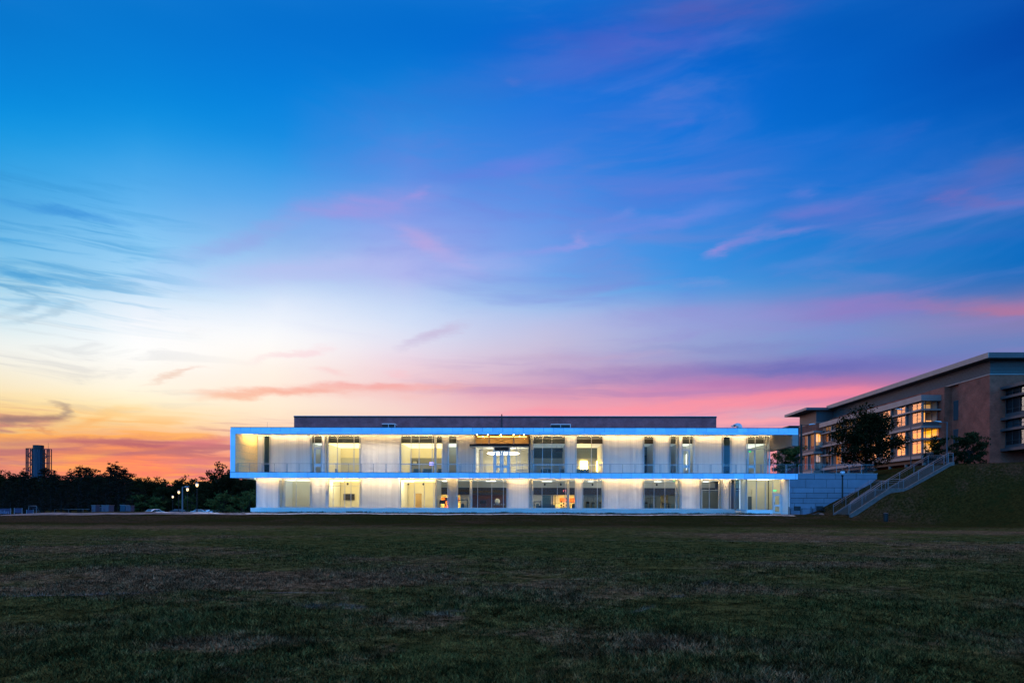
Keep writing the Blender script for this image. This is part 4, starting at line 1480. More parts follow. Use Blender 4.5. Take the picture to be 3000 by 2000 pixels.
# ring light hanging in the lobby
rx, ry, rz_ = xat(1474, YW + 4.4, 1329), YW + 4.4, at(1474, 1329, YW + 4.4).z
mb = MB()
nseg = 40
for i in range(nseg):
    t0, t1 = 2 * math.pi * i / nseg, 2 * math.pi * (i + 1) / nseg
    def P(r, t, z): return (rx + r * math.cos(t), ry + r * math.sin(t), z)
    i0 = len(mb.v)
    mb.v += [P(1.75, t0, rz_), P(2.1, t0, rz_), P(2.1, t1, rz_), P(1.75, t1, rz_), P(1.75, t0, rz_ + .1), P(2.1, t0, rz_ + .1), P(2.1, t1, rz_ + .1), P(1.75, t1, rz_ + .1)]
    mb.f += [(i0, i0 + 3, i0 + 2, i0 + 1), (i0 + 4, i0 + 5, i0 + 6, i0 + 7), (i0, i0 + 1, i0 + 5, i0 + 4), (i0 + 2, i0 + 3, i0 + 7, i0 + 6)]
rg = thing('ring_lamp', 'large glowing ring lamp hanging in the upper entrance lobby', 'ceiling lamp', (rx, ry, rz_))
mb.build('ring', M['ring'], rg)
hg = MB()
for t in (0.5, 2.6, 4.7):
    hg.tube((rx + 1.9 * math.cos(t), ry + 1.9 * math.sin(t), rz_ + .1), (rx + 1.9 * math.cos(t), ry + 1.9 * math.sin(t), zc0 + .35), .012, n=4)
hg.build('hanger', M['steel'], rg)
# glowing slabs standing in for bright doorways at the back of the upper rooms
for a, b, p0, p1, mt in ((1196, 1201, 1343, 1377, 'corridor'), (1701, 1719.5, 1351, 1380, 'corridor'), (1748.5, 1752.5, 1351, 1380, 'corridor'), (964, 974, 1340, 1379, 'troffer'), (2009, 2017, 1330, 1376, 'troffer_low')):
    Y = YW + (6.9 if a > 1500 else 7.8) - (3.3 if a > 1990 else 0)
    x0_, x1_ = xat(a, Y), xat(b, Y)
    part(MB().box(x0_, x1_, Y - .06, Y - .02, max(ZFL2, at(a, p1, Y).z), at(a, p0, Y).z), 'doorway_glow', mt)


# ---- ground floor rooms
def gr_room(a, b, depth, wall, light, nl=1, ceilz=4.95, ceil='white_paint', lw=1.2, hot=False):
    x0, x1 = X1(a), X1(b)
    yb = YW + depth
    part(MB().box(x0, x1, YW + .3, yb, ceilz, ceilz + .08), 'ceiling', light)  # emissive ceiling does the work of room lamps
    part(MB().box(x0, x1, yb, yb + .1, ZFL1, ceilz - .01), 'interior_wall', wall)
    W = x1 - x0
    for i in range(nl):
        cx = x0 + W * (i + .5) / nl
        if hot and i == 0:
            troffer(x0 + .2, x0 + .2 + W * .3, YW + 1.2, YW + 2.2, ceilz, 'troffer_hot')


for px in (817.5, 911, 960, 1056.5, 1171, 1276, 1314, 1338, 1486.5, 1550, 1687.5, 1705, 1767, 1884, 1994.5, 2052, 2116):
    partition(X1(px), YW + .13, YW + (5.8 if px < 1280 else 1.4), ZFL1, Z1B)
gr_room(818, 910.5, 5, 'cream', 'lum_dim', 1)
gr_room(911.5, 959.5, 2, 'white_paint', 'lum_hotter', 1)
gr_room(960.5, 1056, 6, 'cream', 'lum', 2, hot=True)
gr_room(1057, 1170.5, 2, 'white_paint', 'lum_hotter', 2)
gr_room(1171.5, 1275.5, 6, 'cream', 'lum', 2, hot=True)
gr_room(1314.5, 1337.5, 1.6, 'white_paint', 'lum', 1, lw=.7)
for a, b in ((1487, 1549.5), (1767.5, 1883.5), (1995, 2051.5), (2116.5, 2138)):
    pass
# doors on the back walls
def inner_door(a, b, p0, Y, mat, z0):
    x0_, x1_ = xat(a, Y), xat(b, Y)
    zt_ = at(a, p0, Y).z
    d = part(MB().box(x0_, x1_, Y - .07, Y - .01, z0, zt_), 'door', mat, bevel=.01)
    MB().tube((x0_ + .1, Y - .12, z0 + 1.05), (x0_ + .24, Y - .12, z0 + 1.05), .018).tube((x0_ + .1, Y - .07, z0 + 1.05), (x0_ + .1, Y - .12, z0 + 1.05), .014).build('handle', M['steel_pale'], d)
    MB().box(x0_ - .07, x0_ - .005, Y - .05, Y - .005, z0, zt_ + .07).box(x1_ + .005, x1_ + .07, Y - .05, Y - .005, z0, zt_ + .07).box(x0_ - .07, x1_ + .07, Y - .05, Y - .005, zt_ + .075, zt_ + .13).build('door_frame', M['white_paint'], d)


inner_door(1217.5, 1236, 1445, YW + 6, 'door_wood', ZFL1)
inner_door(2057.5, 2107, 1437, YW + 4.4, 'slate_paint', ZFL1)

# gym hall: grey upper wall, black bulkhead, lower rear zone
yg = YW + 6
part(MB().box(X1(1276.5), X1(2115), YW + .3, yg, 5.0, 5.08), 'ceiling', 'lum_low')  # faint glow put into the gym ceiling
wallseg(X1, 1279, 2095, 4.22, 4.98, yg, 'cream_dim')
wallseg(X1, 1279, 2095, 3.26, 4.21, yg - .05, 'black_paint', name='bulkhead', th=.3)
part(MB().box(xat(1262, yg), xat(2095, yg), yg + .3, yg + 7.5, 3.4, 3.48), 'ceiling', 'white_paint')
# lower zone: wall segments and openings to the yellow corridor
for a, b, mt in ((1349, 1383, 'cream_dim'), (1383, 1486, 'maroon_paint'), (1486, 1553, 'grey_paint'), (1553, 1622, 'cream_dim'), (1690, 1712, 'grey_paint'),
                 (1712, 1935, 'slate_paint'), (1957, 2095, 'slate_paint')):
    wallseg(X1, a, b, ZFL1, 3.25, yg + .26, mt)
yc = yg + 4.5
wallseg(X1, 1270, 1700, ZFL1, 3.35, yc, 'cream')
for a, b, p0, p1 in ((1276, 1345, 1457, 1467), (1640, 1690, 1458, 1470), (1303, 1318, 1457, 1500), (1634, 1662, 1490, 1503)):
    wallseg(X1, a, b, max(ZFL1, at(a, p1, yc - .1).z), at(a, p0, yc - .1).z, yc - .1, 'orange_paint', th=.08)
wallseg(X1, 1930, 1962, ZFL1, 3.35, yc, 'cream')
for a, b, lm_ in ((1285, 1340, 'corridor'), (1630, 1690, 'corridor'), (1936, 1956, 'troffer')):
    xa_, xb_ = xat(a, yg + 2.2), xat(b, yg + 2.2)
    troffer(xa_, xb_, yg + 1.9, yg + 2.5, 3.39, lm_)
for a, b, lm_ in ((1290, 1300, 'troffer_dim'), (1420, 1450, 'troffer_low'), (1500, 1520, 'troffer_dim'), (1590, 1620, 'troffer_low'), (1730, 1745, 'troffer_low'), (1810, 1840, 'troffer_dim'), (1930, 1950, 'troffer_low'), (2015, 2030, 'troffer_dim'), (2080, 2095, 'troffer_low')):
    troffer(X1(a), X1(b), YW + 2.6, YW + 3.4, 4.99, lm_)
part(MB().box(X1(1276.5), X1(2140), 101.2, 101.3, ZB, Z1B), 'rear_wall', 'grey_paint')
part(MB().box(xb2 + .1, xc, 101.32, 101.5, ZB, Z2B), 'rear_wall', 'grey_paint')

# ---- glass vestibule at the right end of the ground floor
YV = 82.5


def XV(px):
    return xat(px, YV, 1445)


zvb = ZB + .10
xv0, xv1 = XV(2187), XV(2288.5)
f = MB()
for px in (2187.5, 2216.3, 2242, 2264):
    f.box(XV(px) - .035, XV(px) + .035, YV - .04, YV + .08, zvb + .45, ZS1 - .002)
f.box(xv0, XV(2264), YV - .03, YV + .07, zvb + .40, zvb + .448)
f.box(XV(2286.5) - .03, XV(2288.5), YV - .04, YV + .08, zvb, ZS1 - .002)
f.box(XV(2265), XV(2286), YV - .04, YV + .06, at(2275, 1446, YV).z, at(2275, 1444, YV).z)
vs_ = part(f, 'window', 'alu')
MB().poly([(xv0, YV + .02, zvb + .45), (XV(2264), YV + .02, zvb + .45), (XV(2264), YV + .02, ZS1), (xv0, YV + .02, ZS1)]).build('pane', M['glass'], vs_)
MB().poly([(XV(2264), YV + .02, at(2275, 1444, YV).z), (XV(2288), YV + .02, at(2275, 1444, YV).z), (XV(2288), YV + .02, ZS1), (XV(2264), YV + .02, ZS1)]).build('transom_pane', M['glass'], vs_)
ws_ = part(MB().box(xv0 - .04, xv0 + .04, YV + .1, YV + .16, zvb, ZS1).box(xv0 - .04, xv0 + .04, YV + 2.2, YV + 2.28, zvb, ZS1).box(xv0 - .03, xv0 + .03, YV + .1, YV + 2.28, ZS1 - .08, ZS1 - .002), 'window', 'alu')
MB().poly([(xv0, YV + .1, zvb + .3), (xv0, YW, zvb + .3), (xv0, YW, ZS1), (xv0, YV + .1, ZS1)]).build('pane', M['glass_blue'], ws_)
part(MB().box(xv0, XV(2264), YV - .1, YV + .1, ZB - .2, zvb + .398).box(X1(2150), xv0 - .05, YW - .45, YW - .1, ZB - .3, ZPOD).box(xv0 - .1, xv0 + .05, YV + .1, YW - .5, ZB - .3, zvb + .3), 'plinth', 'plinth')
w = part(MB().box(X1(2140.6), X1(2141.6), YW - .03, YW + .08, Z1A, Z1B).box(X1(2150.5), X1(2152), YW - .03, YW + .08, Z1A, Z1B), 'window', 'alu')
MB().poly([(X1(2141), YW + .02, Z1A), (X1(2151), YW + .02, Z1A), (X1(2151), YW + .02, Z1B), (X1(2141), YW + .02, Z1B)]).build('pane', M['glass_blue'], w)
glazed_door(XV, 2266, 2287, 1447.5, zvb, Y=YV, mat='plinth', wide=.15, panes=((.08, .36), (.46, .93)), handle='left')
part(MB().box(xv0, XRW - .1, YV + 4.2, YV + 4.3, ZFL1, ZS1), 'interior_wall', 'cream')
part(MB().box(31.06, 31.14, YV + .25, YV + 4.19, ZFL1, ZS1 - .13), 'interior_wall', 'cream')
part(MB().box(XV(2236), XV(2253), YV + 4.05, YV + 4.16, ZFL1, at(2240, 1434, YV + 4).z), 'interior_wall', 'cream')
part(MB().box(xv0 + .2, 31.05, YV + .2, YV + 4.1, ZS1 - .12, ZS1 - .01), 'ceiling', 'lum_dim')
troffer(XV(2236), XV(2264), YV + 1.6, YV + 2.2, ZS1 - .12, 'troffer')
inner_door(2191, 2214, 1454, YV + 4.2, 'slate_paint', ZFL1)
led(XV, 2243, 2300, ZS1, Y=YV - .45)
MB().prism([(XLI + 1.05, YF + 2.2, ZS2 - .045), (xb2 + .72, YW - .9, ZS2 - .045), (xb2 + .72, YW - .9, ZS2 - .01), (XLI + 1.05, YF + 2.2, ZS2 - .01)], (.05, 0, 0)).build('light_strip', M['timber_fill'], hall)  # added strip to brighten the timber boards
MB().prism([(XLI + 1.13, YF + 2.1, ZS2 - .10), (xb2 + .80, YW - .9, ZS2 - .10), (xb2 + .80, YW - .9, ZS2 - .004), (XLI + 1.13, YF + 2.1, ZS2 - .004)], (.02, 0, 0)).build('baffle', M['plinth'], hall)  # added shield hiding the fill strip from the front
MB().box(XLI + .5, XLI + 1.2, YF + 2.02, YF + 2.08, ZS2 - .10, ZS2 - .004).build('baffle', M['plinth'], hall)  # added end shield of the same fill strip
# white lit return wall and the wall in line with the fascia
xq = XV(2291)
mb = MB()
mb.box(xv1 + .02, xq, YV - .05, YV + .2, ZB - .2, ZS1 - .003)
mb.prism([(xq, YV - .05, ZB - .2), (XRW, YF + .0, ZB - .2), (XRW, YF + .0, ZF2B - .012), (xq, YV - .05, ZS1 - .003)], (.15, .15, 0))
part(mb, 'return_wall', 'plinth')
# exit signs
def exit_sign(px, py, Y, label):
    p = at(px, py, Y)
    t = thing('exit_sign', label, 'exit sign', (p.x, Y, p.z - .12), group='green exit signs in the white building')
    MB().box(p.x - .22, p.x + .22, Y, Y + .06, p.z - .12, p.z + .12).build('housing', M['white_paint'], t, bevel=.01)
    text_mesh('lettering', 'EXIT', .20, M['exit'], t, (0, -.008, .12))
    MB().box(p.x - .20, p.x + .20, Y - .006, Y - .001, p.z - .10, p.z - .085).box(p.x - .20, p.x + .20, Y - .006, Y - .001, p.z + .085, p.z + .10).build('border', M['exit'], t)


exit_sign(2270, 1436.5, YV + .5, 'green lit exit sign over the ground floor door at the right end')
exit_sign(2195.5, 1322, YW + .7, 'green lit exit sign behind the upper floor door at the right end')
exit_sign(1977, 1407.5, YW + 1.5, 'green lit exit sign under the gym ceiling near the white column')
p = at(1655, 1437, yg - .1)
rd = thing('gym_clock', 'red digits of a clock glowing on the black gym bulkhead', 'clock', (p.x, yg - .1, p.z - .2))
MB().box(p.x - .3, p.x + .3, yg - .12, yg - .06, p.z - .18, p.z + .18).build('case', M['black_metal'], rd)
MB().box(p.x - .22, p.x - .17, yg - .135, yg - .121, p.z - .12, p.z + .10).box(p.x - .02, p.x + .14, yg - .135, yg - .121, p.z + .05, p.z + .10).box(p.x + .10, p.x + .14, yg - .135, yg - .121, p.z - .12, p.z + .04).build('digits', M['redled'], rd)

# ---- retaining wall to the right: coursed panels in the plane of the fascia
rw = thing('retaining_wall', 'blue grey panelled retaining wall between the white building and the grass hill', 'wall', (XRW + .2, YF, ZB))
zcs = [ZB - .4, 1.50, 2.11, 2.72, 3.33, 3.94, ZF2B, ZF2T - .045]
wx1 = 41.2
mb = MB()
for j, (a, b) in enumerate(zip(zcs[:-1], zcs[1:])):
    x = XRW + .01
    e = x + (1.25, .6, 1.6, 2.0, .4, 1.9, .5)[j % 7]
    while x < wx1:
        e2 = min(e, wx1)
        mb.box(x + .02, e2 - .02, YF + .02, YF + .14, a + .02, b - .02)
        x = e2
        e = x + (2.4 if j < 6 else 2.4)
mb.build('cladding', M['panel_dark'], rw)
MB().box(XRW + .01, wx1 + .05, YF + .15, YF + .45, ZB - .4, ZF2T - .05).build('core', M['dark_metal'], rw)
MB().box(XRW + .01, wx1 + .06, YF - .01, YF + .5, ZF2T - .043, ZF2T).build('coping', M['roofmetal'], rw)

# ================================================================== the brick building on the hill
XS = 58.6                     # side wall plane (faces left)
XB = 55.8                     # plane of the projecting window bays
YN = yonx(2899, XS, 1250)      # near corner
ZH = 7.0
brick = thing('brick_building', 'long red brick building with deep flat eaves on the hill at the right', 'building', (XS, YN, ZH))


def bpart(mb, name, mat, parent=None, **k):
    return mb.build(name, M[mat], parent or brick, **k)


def zx(px, py, X):
    d = ray(px, py)
    return CAMZ + d.z / d.x * X


Z_TOPB = zx(2899, 1098, XS)
YS1 = yonx(2808, XS, 1250)     # end of the near brick block
XS2 = XS - .55                 # brick plane further back
YS2 = YS1 + .05
YBAY0 = yonx(2703, XB, 1300)
YBAY1 = yonx(2409, XB, 1300)
Z_BT = zx(2703, 1158, XB)
Z_BB = zx(2703, 1338, XB)
# masses
bpart(MB().box(XS, XS + 40, YN, YS1, ZH - 1.5, Z_TOPB), 'wall', 'red_brick')
bpart(MB().box(XS + .45, XS + 40, YS1 + .01, YS1 + 2.2, ZH - 1.5, Z_TOPB), 'wall', 'red_brick')
YFIN = yonx(2790, XS - .1, 1250)
bpart(MB().box(XS2, XS + 38, YS1 + 2.21, YBAY1 + 2, ZH - 1.5, Z_TOPB), 'wall', 'red_brick')
# slot windows in the recess
for z0, z1 in ((zx(2803, 1230, XS + .4), zx(2803, 1172, XS + .4)), (zx(2803, 1308, XS + .4), zx(2803, 1256, XS + .4))):
    w = bpart(MB().box(XS + .40, XS + .44, YS1 + .5, YS1 + .56, z0, z1).box(XS + .40, XS + .44, YS1 + 1.7, YS1 + 1.76, z0, z1).box(XS + .40, XS + .44, YS1 + .56, YS1 + 1.7, z1 - .06, z1), 'window', 'grey_panel')
    MB().box(XS + .41, XS + .43, YS1 + .56, YS1 + 1.7, z0, z1 - .07).build('pane', M['car_glass'], w)
# louvred top storey
Z_RB = zx(2894.6, 1046, XS - 1.2)
Z_RT = zx(2894.6, 1031.7, XS - 1.2)
YFAR = yonx(2424.6, XS - 1.2, 1190)
mb = MB()
z = Z_TOPB + .16
while z < Z_RB - .1:
    mb.prism([(XS + .12, YN + .12, z), (XS + .12, YFAR + 2, z), (XS + .22, YFAR + 2, z + .12), (XS + .22, YN + .22, z + .12)], (0, 0, .035))
    mb.prism([(XS + .12, YN + .12, z), (XS + .22, YN + .22, z + .12), (XS + 6.4, YN + .22, z + .12), (XS + 6.4, YN + .12, z)], (0, 0, .035))
    z += .17
bpart(mb, 'louvre', 'louvre')
bpart(MB().box(XS + .24, XS + 38, YN + .24, YFAR + 12, Z_TOPB + .14, Z_RB - .01), 'wall', 'grey_panel')
bpart(MB().box(XS + 6.5, XS + 38, YN + .1, YN + .2, Z_TOPB + .14, Z_RB - .01), 'wall', 'dark_metal')
bpart(MB().box(XS - .08, XS + 40, YN - .08, YFAR + 4, Z_TOPB + .002, Z_TOPB + .13), 'string_course', 'pale_panel')
# roof: thin slab with pale fascia, deep eaves
XE = XS - 1.2
YE = yonx(2894.6, XE, 1100)
bpart(MB().box(XE + .12, XS + 42, YE + .12, YFAR, Z_RB, Z_RT - .04), 'roof', 'dark_metal')
bpart(MB().box(XE, XE + .1, YE, YFAR + .5, Z_RB - .06, Z_RT), 'roof_edge', 'pale_panel')
bpart(MB().box(XE + .11, XS + 42, YE, YE + .11, Z_RB - .06, Z_RT), 'roof_edge', 'grey_panel')
# wing roof at the far end
XW = 53.3
YW0 = yonx(2362, XW, 1196)
YW1 = yonx(2298, XW, 1219)
ZW = zx(2362, 1193, XW)
ZWB = zx(2362, 1200, XW)
bpart(MB().box(XW + .12, XS + 20, YW0 + .12, YW1, ZWB, ZW - .04), 'roof', 'dark_metal')
bpart(MB().box(XW, XW + .1, YW0, YW1, ZWB, ZW), 'roof_edge', 'pale_panel')
bpart(MB().box(XW + .11, XE + .3, YW0, YW0 + .11, ZWB, ZW), 'roof_edge', 'grey_panel')
YL = 150.0
bpart(MB().box(xat(2326, YL, 1300), xat(2345, YL, 1300), YL, YL + 10, ZH - 2, at(2330, 1250, YL).z), 'wall', 'grey_panel')
bpart(MB().box(xat(2309, YL, 1300), xat(2346, YL, 1300), YL - .5, YL + 10, at(2330, 1249.8, YL).z, at(2330, 1247, YL).z), 'roof', 'dark_metal')
XV_ = 55.4
YV0, YV1 = yonx(2390, XV_, 1300), yonx(2341, XV_, 1300)
Z_WBR = zx(2390, 1236, XV_)
bpart(MB().box(XV_ + .1, XS + 20, YV0 + .1, YV1, Z_WBR, ZWB - .01), 'wall', 'grey_panel')
bpart(MB().box(XV_ - .03, XS + 5, YV0 - .03, YV1, Z_WBR - .14, Z_WBR - .005), 'string_course', 'pale_panel')
bpart(MB().box(XV_, XS + 20, YV0, YV1, ZH - 2, Z_WBR - .145), 'wall', 'red_brick')


def bay_block(x0, y0, y1, zlist, bays, front_px=None, lit=lambda i, j: None, name='window_bay', depth=2.2, xw=None, canopy=.5):
    """projecting glazed bay. zlist: (z0, z1, kind) from the bottom: 'band' | 'glass' | 'spandrel'"""
    xw = xw or XS2
    for z0, z1, kd in zlist:
        if kd == 'band':
            bpart(MB().box(x0 - canopy, xw, y0 - canopy, y1 + .2, z0, z1), 'ledge', 'pale_panel')
        elif kd == 'spandrel':
            bpart(MB().box(x0, xw, y0, y1, z0, z1), 'spandrel', 'grey_panel')
        else:
            W = (y1 - y0) / bays
            bpart(MB().box(x0 + depth, xw + .3, y0 + .3, y1 - .1, z0, z1), 'wall', 'cream_dim')
            for i in range(bays):
                ya = y0 + W * i
                # pilaster, dark infill panel, then the glazing
                bpart(MB().box(x0 - .12, x0 + .14, ya - .02, ya + .20, z0 + .001, z1 - .001), 'pilaster', 'pale_panel')
                f = MB()
                g0, g1 = ya + .24, ya + W * .66
                for yy in (g0, (g0 + g1) / 2, g1):
                    f.box(x0 + .02, x0 + .09, yy - .035, yy + .035, z0, z1)
                f.box(x0 + .02, x0 + .09, g0 + .036, g1 - .036, z0, z0 + .07)
                f.box(x0 + .02, x0 + .09, g0 + .036, g1 - .036, z1 - .07, z1)
                if z1 - z0 > 1.4:
                    f.box(x0 + .03, x0 + .08, g0 + .036, (g0 + g1) / 2 - .036, z0 + .5, z0 + .55)
                w = bpart(f, 'window', 'pale_panel')
                MB().poly([(x0 + .06, g1, z0), (x0 + .06, g0, z0), (x0 + .06, g0, z1), (x0 + .06, g1, z1)]).build('pane', M['glass_mirror'], w)
                bpart(MB().box(x0 + .10, x0 + .2, g1 + .04, ya + W, z0, z1), 'infill_panel', 'grey_panel')
                lm_ = lit(i, z0)
                if lm_:
                    bpart(MB().box(x0 + depth - .08, x0 + depth - .02, ya + .1, ya + W - .1, z0 + .25 * (z1 - z0), z1 - .1), 'glow_wall', lm_)  # emissive plate stands in for the bright room


ZA = [zx(2703, p, XB) for p in (1343, 1334, 1289, 1283, 1254, 1249, 1243, 1203, 1198, 1175, 1167, 1158)]
litf = lambda i, z0: ('amber' if z0 < ZA[5] and i < 3 else 'amber_dim' if (z0 < ZA[5] and i < 6) or i in (1, 4, 7) else None)
bay_block(XB, YBAY0, YBAY1, [(ZA[0], ZA[1], 'band'), (ZA[1] + .002, ZA[1] + .35, 'spandrel'), (ZA[1] + .352, ZA[2], 'glass'), (ZA[2] + .002, ZA[3], 'band'),
                             (ZA[3] + .002, ZA[4], 'glass'), (ZA[4] + .002, ZA[5] + .1, 'band'), (ZA[5] + .102, ZA[6] + .35, 'spandrel'), (ZA[6] + .352, ZA[7], 'glass'),
                             (ZA[7] + .002, ZA[8], 'band'), (ZA[8] + .002, ZA[9], 'glass'), (ZA[9] + .002, ZA[11], 'band')], 8, lit=litf)
# glazed end of the bay facing the camera
for (z0, z1, lm_) in ((ZA[1] + .352, ZA[2], 'amber_dim'), (ZA[3] + .002, ZA[4], 'amber'), (ZA[6] + .352, ZA[7], None), (ZA[8] + .002, ZA[9], 'amber_dim')):
    xa_, xb_ = xat(2711, YBAY0), xat(2768, YBAY0)
    f = MB()
    for xx in (xa_, xa_ + .9, (xa_ + xb_) / 2 + .3, xb_):
        f.box(xx - .04, xx + .04, YBAY0 + .02, YBAY0 + .09, z0, z1)
    f.box(xa_, xb_, YBAY0 + .03, YBAY0 + .08, z0, z0 + .06)
    f.box(xa_, xb_, YBAY0 + .03, YBAY0 + .08, z1 - .06, z1)
    w = bpart(f, 'window', 'grey_panel')
    MB().poly([(xa_, YBAY0 + .05, z0), (xb_, YBAY0 + .05, z0), (xb_, YBAY0 + .05, z1), (xa_, YBAY0 + .05, z1)]).build('pane', M['glass'], w)
    if lm_:
        bpart(MB().box(xa_ + .7, xb_, YBAY0 + 2.0, YBAY0 + 2.06, z0 + .1, z0 + (z1 - z0) * (.55 if lm_ == 'amber' else .85)), 'glow_wall', lm_)  # glowing plate in place of room light
    else:
        bpart(MB().box(xa_ + .5, xa_ + .65, YBAY0 + 1.2, YBAY0 + 1.3, z0 + .1, z1 - .1).box(xa_ + .6, xb_ - .4, YBAY0 + 1.6, YBAY0 + 1.66, z0 + .1, z0 + .4), 'glow_wall', 'amber')  # glowing pieces in place of room light
# open ground storey under the bay
for i in range(8):
    yy = YBAY0 + .6 + i * (YBAY1 - YBAY0 - 1) / 7
    bpart(MB().lathe([(.28, ZH - 1.5), (.28, ZA[0] - .002)], XB + .6, yy, 14), 'column', 'pale_panel')
bpart(MB().box(XB + .3, XS2, YBAY0 + .3, YBAY1, ZA[0] - .5, ZA[0] - .004), 'spandrel', 'grey_panel')
# far wing's bay
XC = 54.5
YC0, YC1 = yonx(2388, XC, 1300), yonx(2350, XC, 1300)
ZC = [zx(2388, p, XC) for p in (1385, 1378, 1372, 1329, 1322, 1314, 1268, 1262)]
bay_block(XC, YC0, YC1, [(ZC[0], ZC[1], 'band'), (ZC[1] + .002, ZC[2], 'spandrel'), (ZC[2] + .002, ZC[3], 'glass'), (ZC[3] + .002, ZC[4], 'band'), (ZC[4] + .002, ZC[5], 'spandrel'),
                         (ZC[5] + .002, ZC[6], 'glass'), (ZC[6] + .002, ZC[7], 'band')], 2, lit=lambda i, z0: 'amber_dim' if z0 > ZC[4] else None, xw=XV_ + .3, depth=.8)
for (z0, z1, lm_) in ((ZC[2] + .002, ZC[3], 'amber_dim'), (ZC[5] + .002, ZC[6], 'amber')):
    xa_, xb_ = xat(2389, YC0 + .02), xat(2405, YC0 + .02)
    w = bpart(MB().box(xa_ - .04, xa_ + .05, YC0 - .05, YC0 - .002, z0, z1).box((xa_ + xb_) / 2 - .03, (xa_ + xb_) / 2 + .03, YC0 - .05, YC0 - .002, z0, z1).box(xb_ - .03, xb_ + .04, YC0 - .05, YC0 - .002, z0, z1), 'window', 'pale_panel')
    bpart(MB().box(xa_ + .1, xb_ - .1, YC0 + .1, YC0 + .2, z0 + (z1 - z0) * .45, z1 - .2), 'glow_wall', lm_)  # glowing plate imitates the room light of the wing bay
    MB().poly([(xa_, YC0 - .03, z0), (xb_, YC0 - .03, z0), (xb_, YC0 - .03, z1), (xa_, YC0 - .03, z1)]).build('pane', M['glass'], w)
# near right-hand bay on the front face, cut by the picture edge
XR0 = xat(2945, YN, 1240)
zr = [zx(2945, p, XR0) for p in (1322, 1314, 1304, 1264, 1257, 1232, 1225, 1212, 1170, 1163, 1142, 1134)]
YR0 = YN - 6
for a, b, kd in ((0, 1, 'band'), (1, 2, 'sp'), (2, 3, 'gl'), (3, 4, 'band'), (4, 5, 'gl'), (5, 6, 'band'), (6, 7, 'sp'), (7, 8, 'gl'), (8, 9, 'band'), (9, 10, 'gl'), (10, 11, 'band')):
    z0, z1 = zr[a] + .002, zr[b]
    if kd == 'band':
        bpart(MB().box(XR0 - .6, XR0 + 9, YR0 - .6, YN - .002, z0, z1), 'ledge', 'grey_panel')
    elif kd == 'sp':
        bpart(MB().box(XR0, XR0 + 9, YR0, YN - .002, z0, z1), 'spandrel', 'grey_panel')
    else:
        f = MB()
        for i in range(6):
            yy = YR0 + .1 + i * 1.17
            f.box(XR0 + .02, XR0 + .1, yy - .04, yy + .04, z0, z1)
        f.box(XR0 + .03, XR0 + .08, YR0 + .15, YN - .1, z0 + .5, z0 + .56)
        w = bpart(f, 'window', 'grey_panel')
        MB().poly([(XR0 + .06, YN, z0), (XR0 + .06, YR0, z0), (XR0 + .06, YR0, z1), (XR0 + .06, YN, z1)]).build('pane', M['glass_blue'], w)
        bpart(MB().box(XR0 + .2, XR0 + .3, YR0 + .2, YN - .1, z0, z1), 'curtain', 'maroon_paint' if a != 4 else 'slate_paint')

# ================================================================== stairs up the hill
ys0, ys1 = 73.0, 77.0
xs0 = xat(2500, ys0, 1500)
xl0 = xat(2607, ys0, 1430)
xl1 = xat(2655, ys0, 1430)
xt1 = xat(2787, ys0, 1360)
zb0 = 0.86
zl = at(2630, 1434, ys0).z
ztp = at(2787, 1359, ys0).z
st = thing('outdoor_stairs', 'long concrete staircase climbing the grass hill to the right', 'stairs', (xs0, ys0, zb0))
mb = MB()


def flight(xa, xb, za, zb_, n):
    r = (zb_ - za) / n
    t = (xb - xa) / n
    for i in range(n):
        mb.box(xa + t * i, xb + .01, ys0 + .26, ys1 - .26, za + r * i, za + r * (i + 1) - .004)


flight(xs0, xl0, zb0, zl, 17)
flight(xl1, xt1, zl, ztp, 18)
mb.box(xl0 + .01, xl1, ys0 + .26, ys1 - .26, zl - .4, zl - .004)
mb.box(xt1 + .01, xt1 + .9, ys0 + .26, ys1 - .26, ztp - .4, ztp - .004)
mb.build('tread', M['concrete'], st)
prof = [(xs0 - .35, zb0 - .25), (xs0 - .35, zb0 + .08), (xl0, zl + .16), (xl1 - .1, zl + .16), (xt1, ztp + .22), (xt1 + .35, ztp + .22), (xt1 + .35, ztp - .6), (xt1 - .1, ztp - .55), (xl1 + .2, zl - .55), (xl0 + .1, zl - .5), (xs0 + .3, zb0 - .35)]
for yy in (ys0, ys1 - .25):
    MB().prism([(x_, yy, z_) for x_, z_ in prof], (0, .25, 0)).build('cheek_wall', M['kerbc'], st, bevel=.02)


def handrail(pts, yy, name='handrail'):
    r = thing(name, '', 'handrail', (pts[0][0], yy, pts[0][1]), group='steel handrails on the hill stairs')
    for dz, rr in ((1.0, .028), (.80, .02)):
        MB().path([(x_, yy, z_ + dz) for x_, z_ in pts], rr, 6).build('rail', M['steel_pale'], r)
    c = MB()
    for k in range(5):
        c.path([(x_, yy, z_ + .14 + k * .13) for x_, z_ in pts], .003, 4)
    c.build('cable', M['steel_pale'], r)
    for (xa, za), (xb_, zb_) in zip(pts[:-1], pts[1:]):
        n = max(1, int(round((xb_ - xa) / 1.6)))
        for i in range(n):
            t = i / n
            x_, z_ = xa + (xb_ - xa) * t, za + (zb_ - za) * t
            MB().box(x_ - .025, x_ + .025, yy - .025, yy + .025, z_ - .1, z_ + .98).build('post', M['steel_pale'], r)
    x_, z_ = pts[-1]
    MB().box(x_ - .025, x_ + .025, yy - .025, yy + .025, z_ - .1, z_ + .98).build('post', M['steel_pale'], r)
    return r


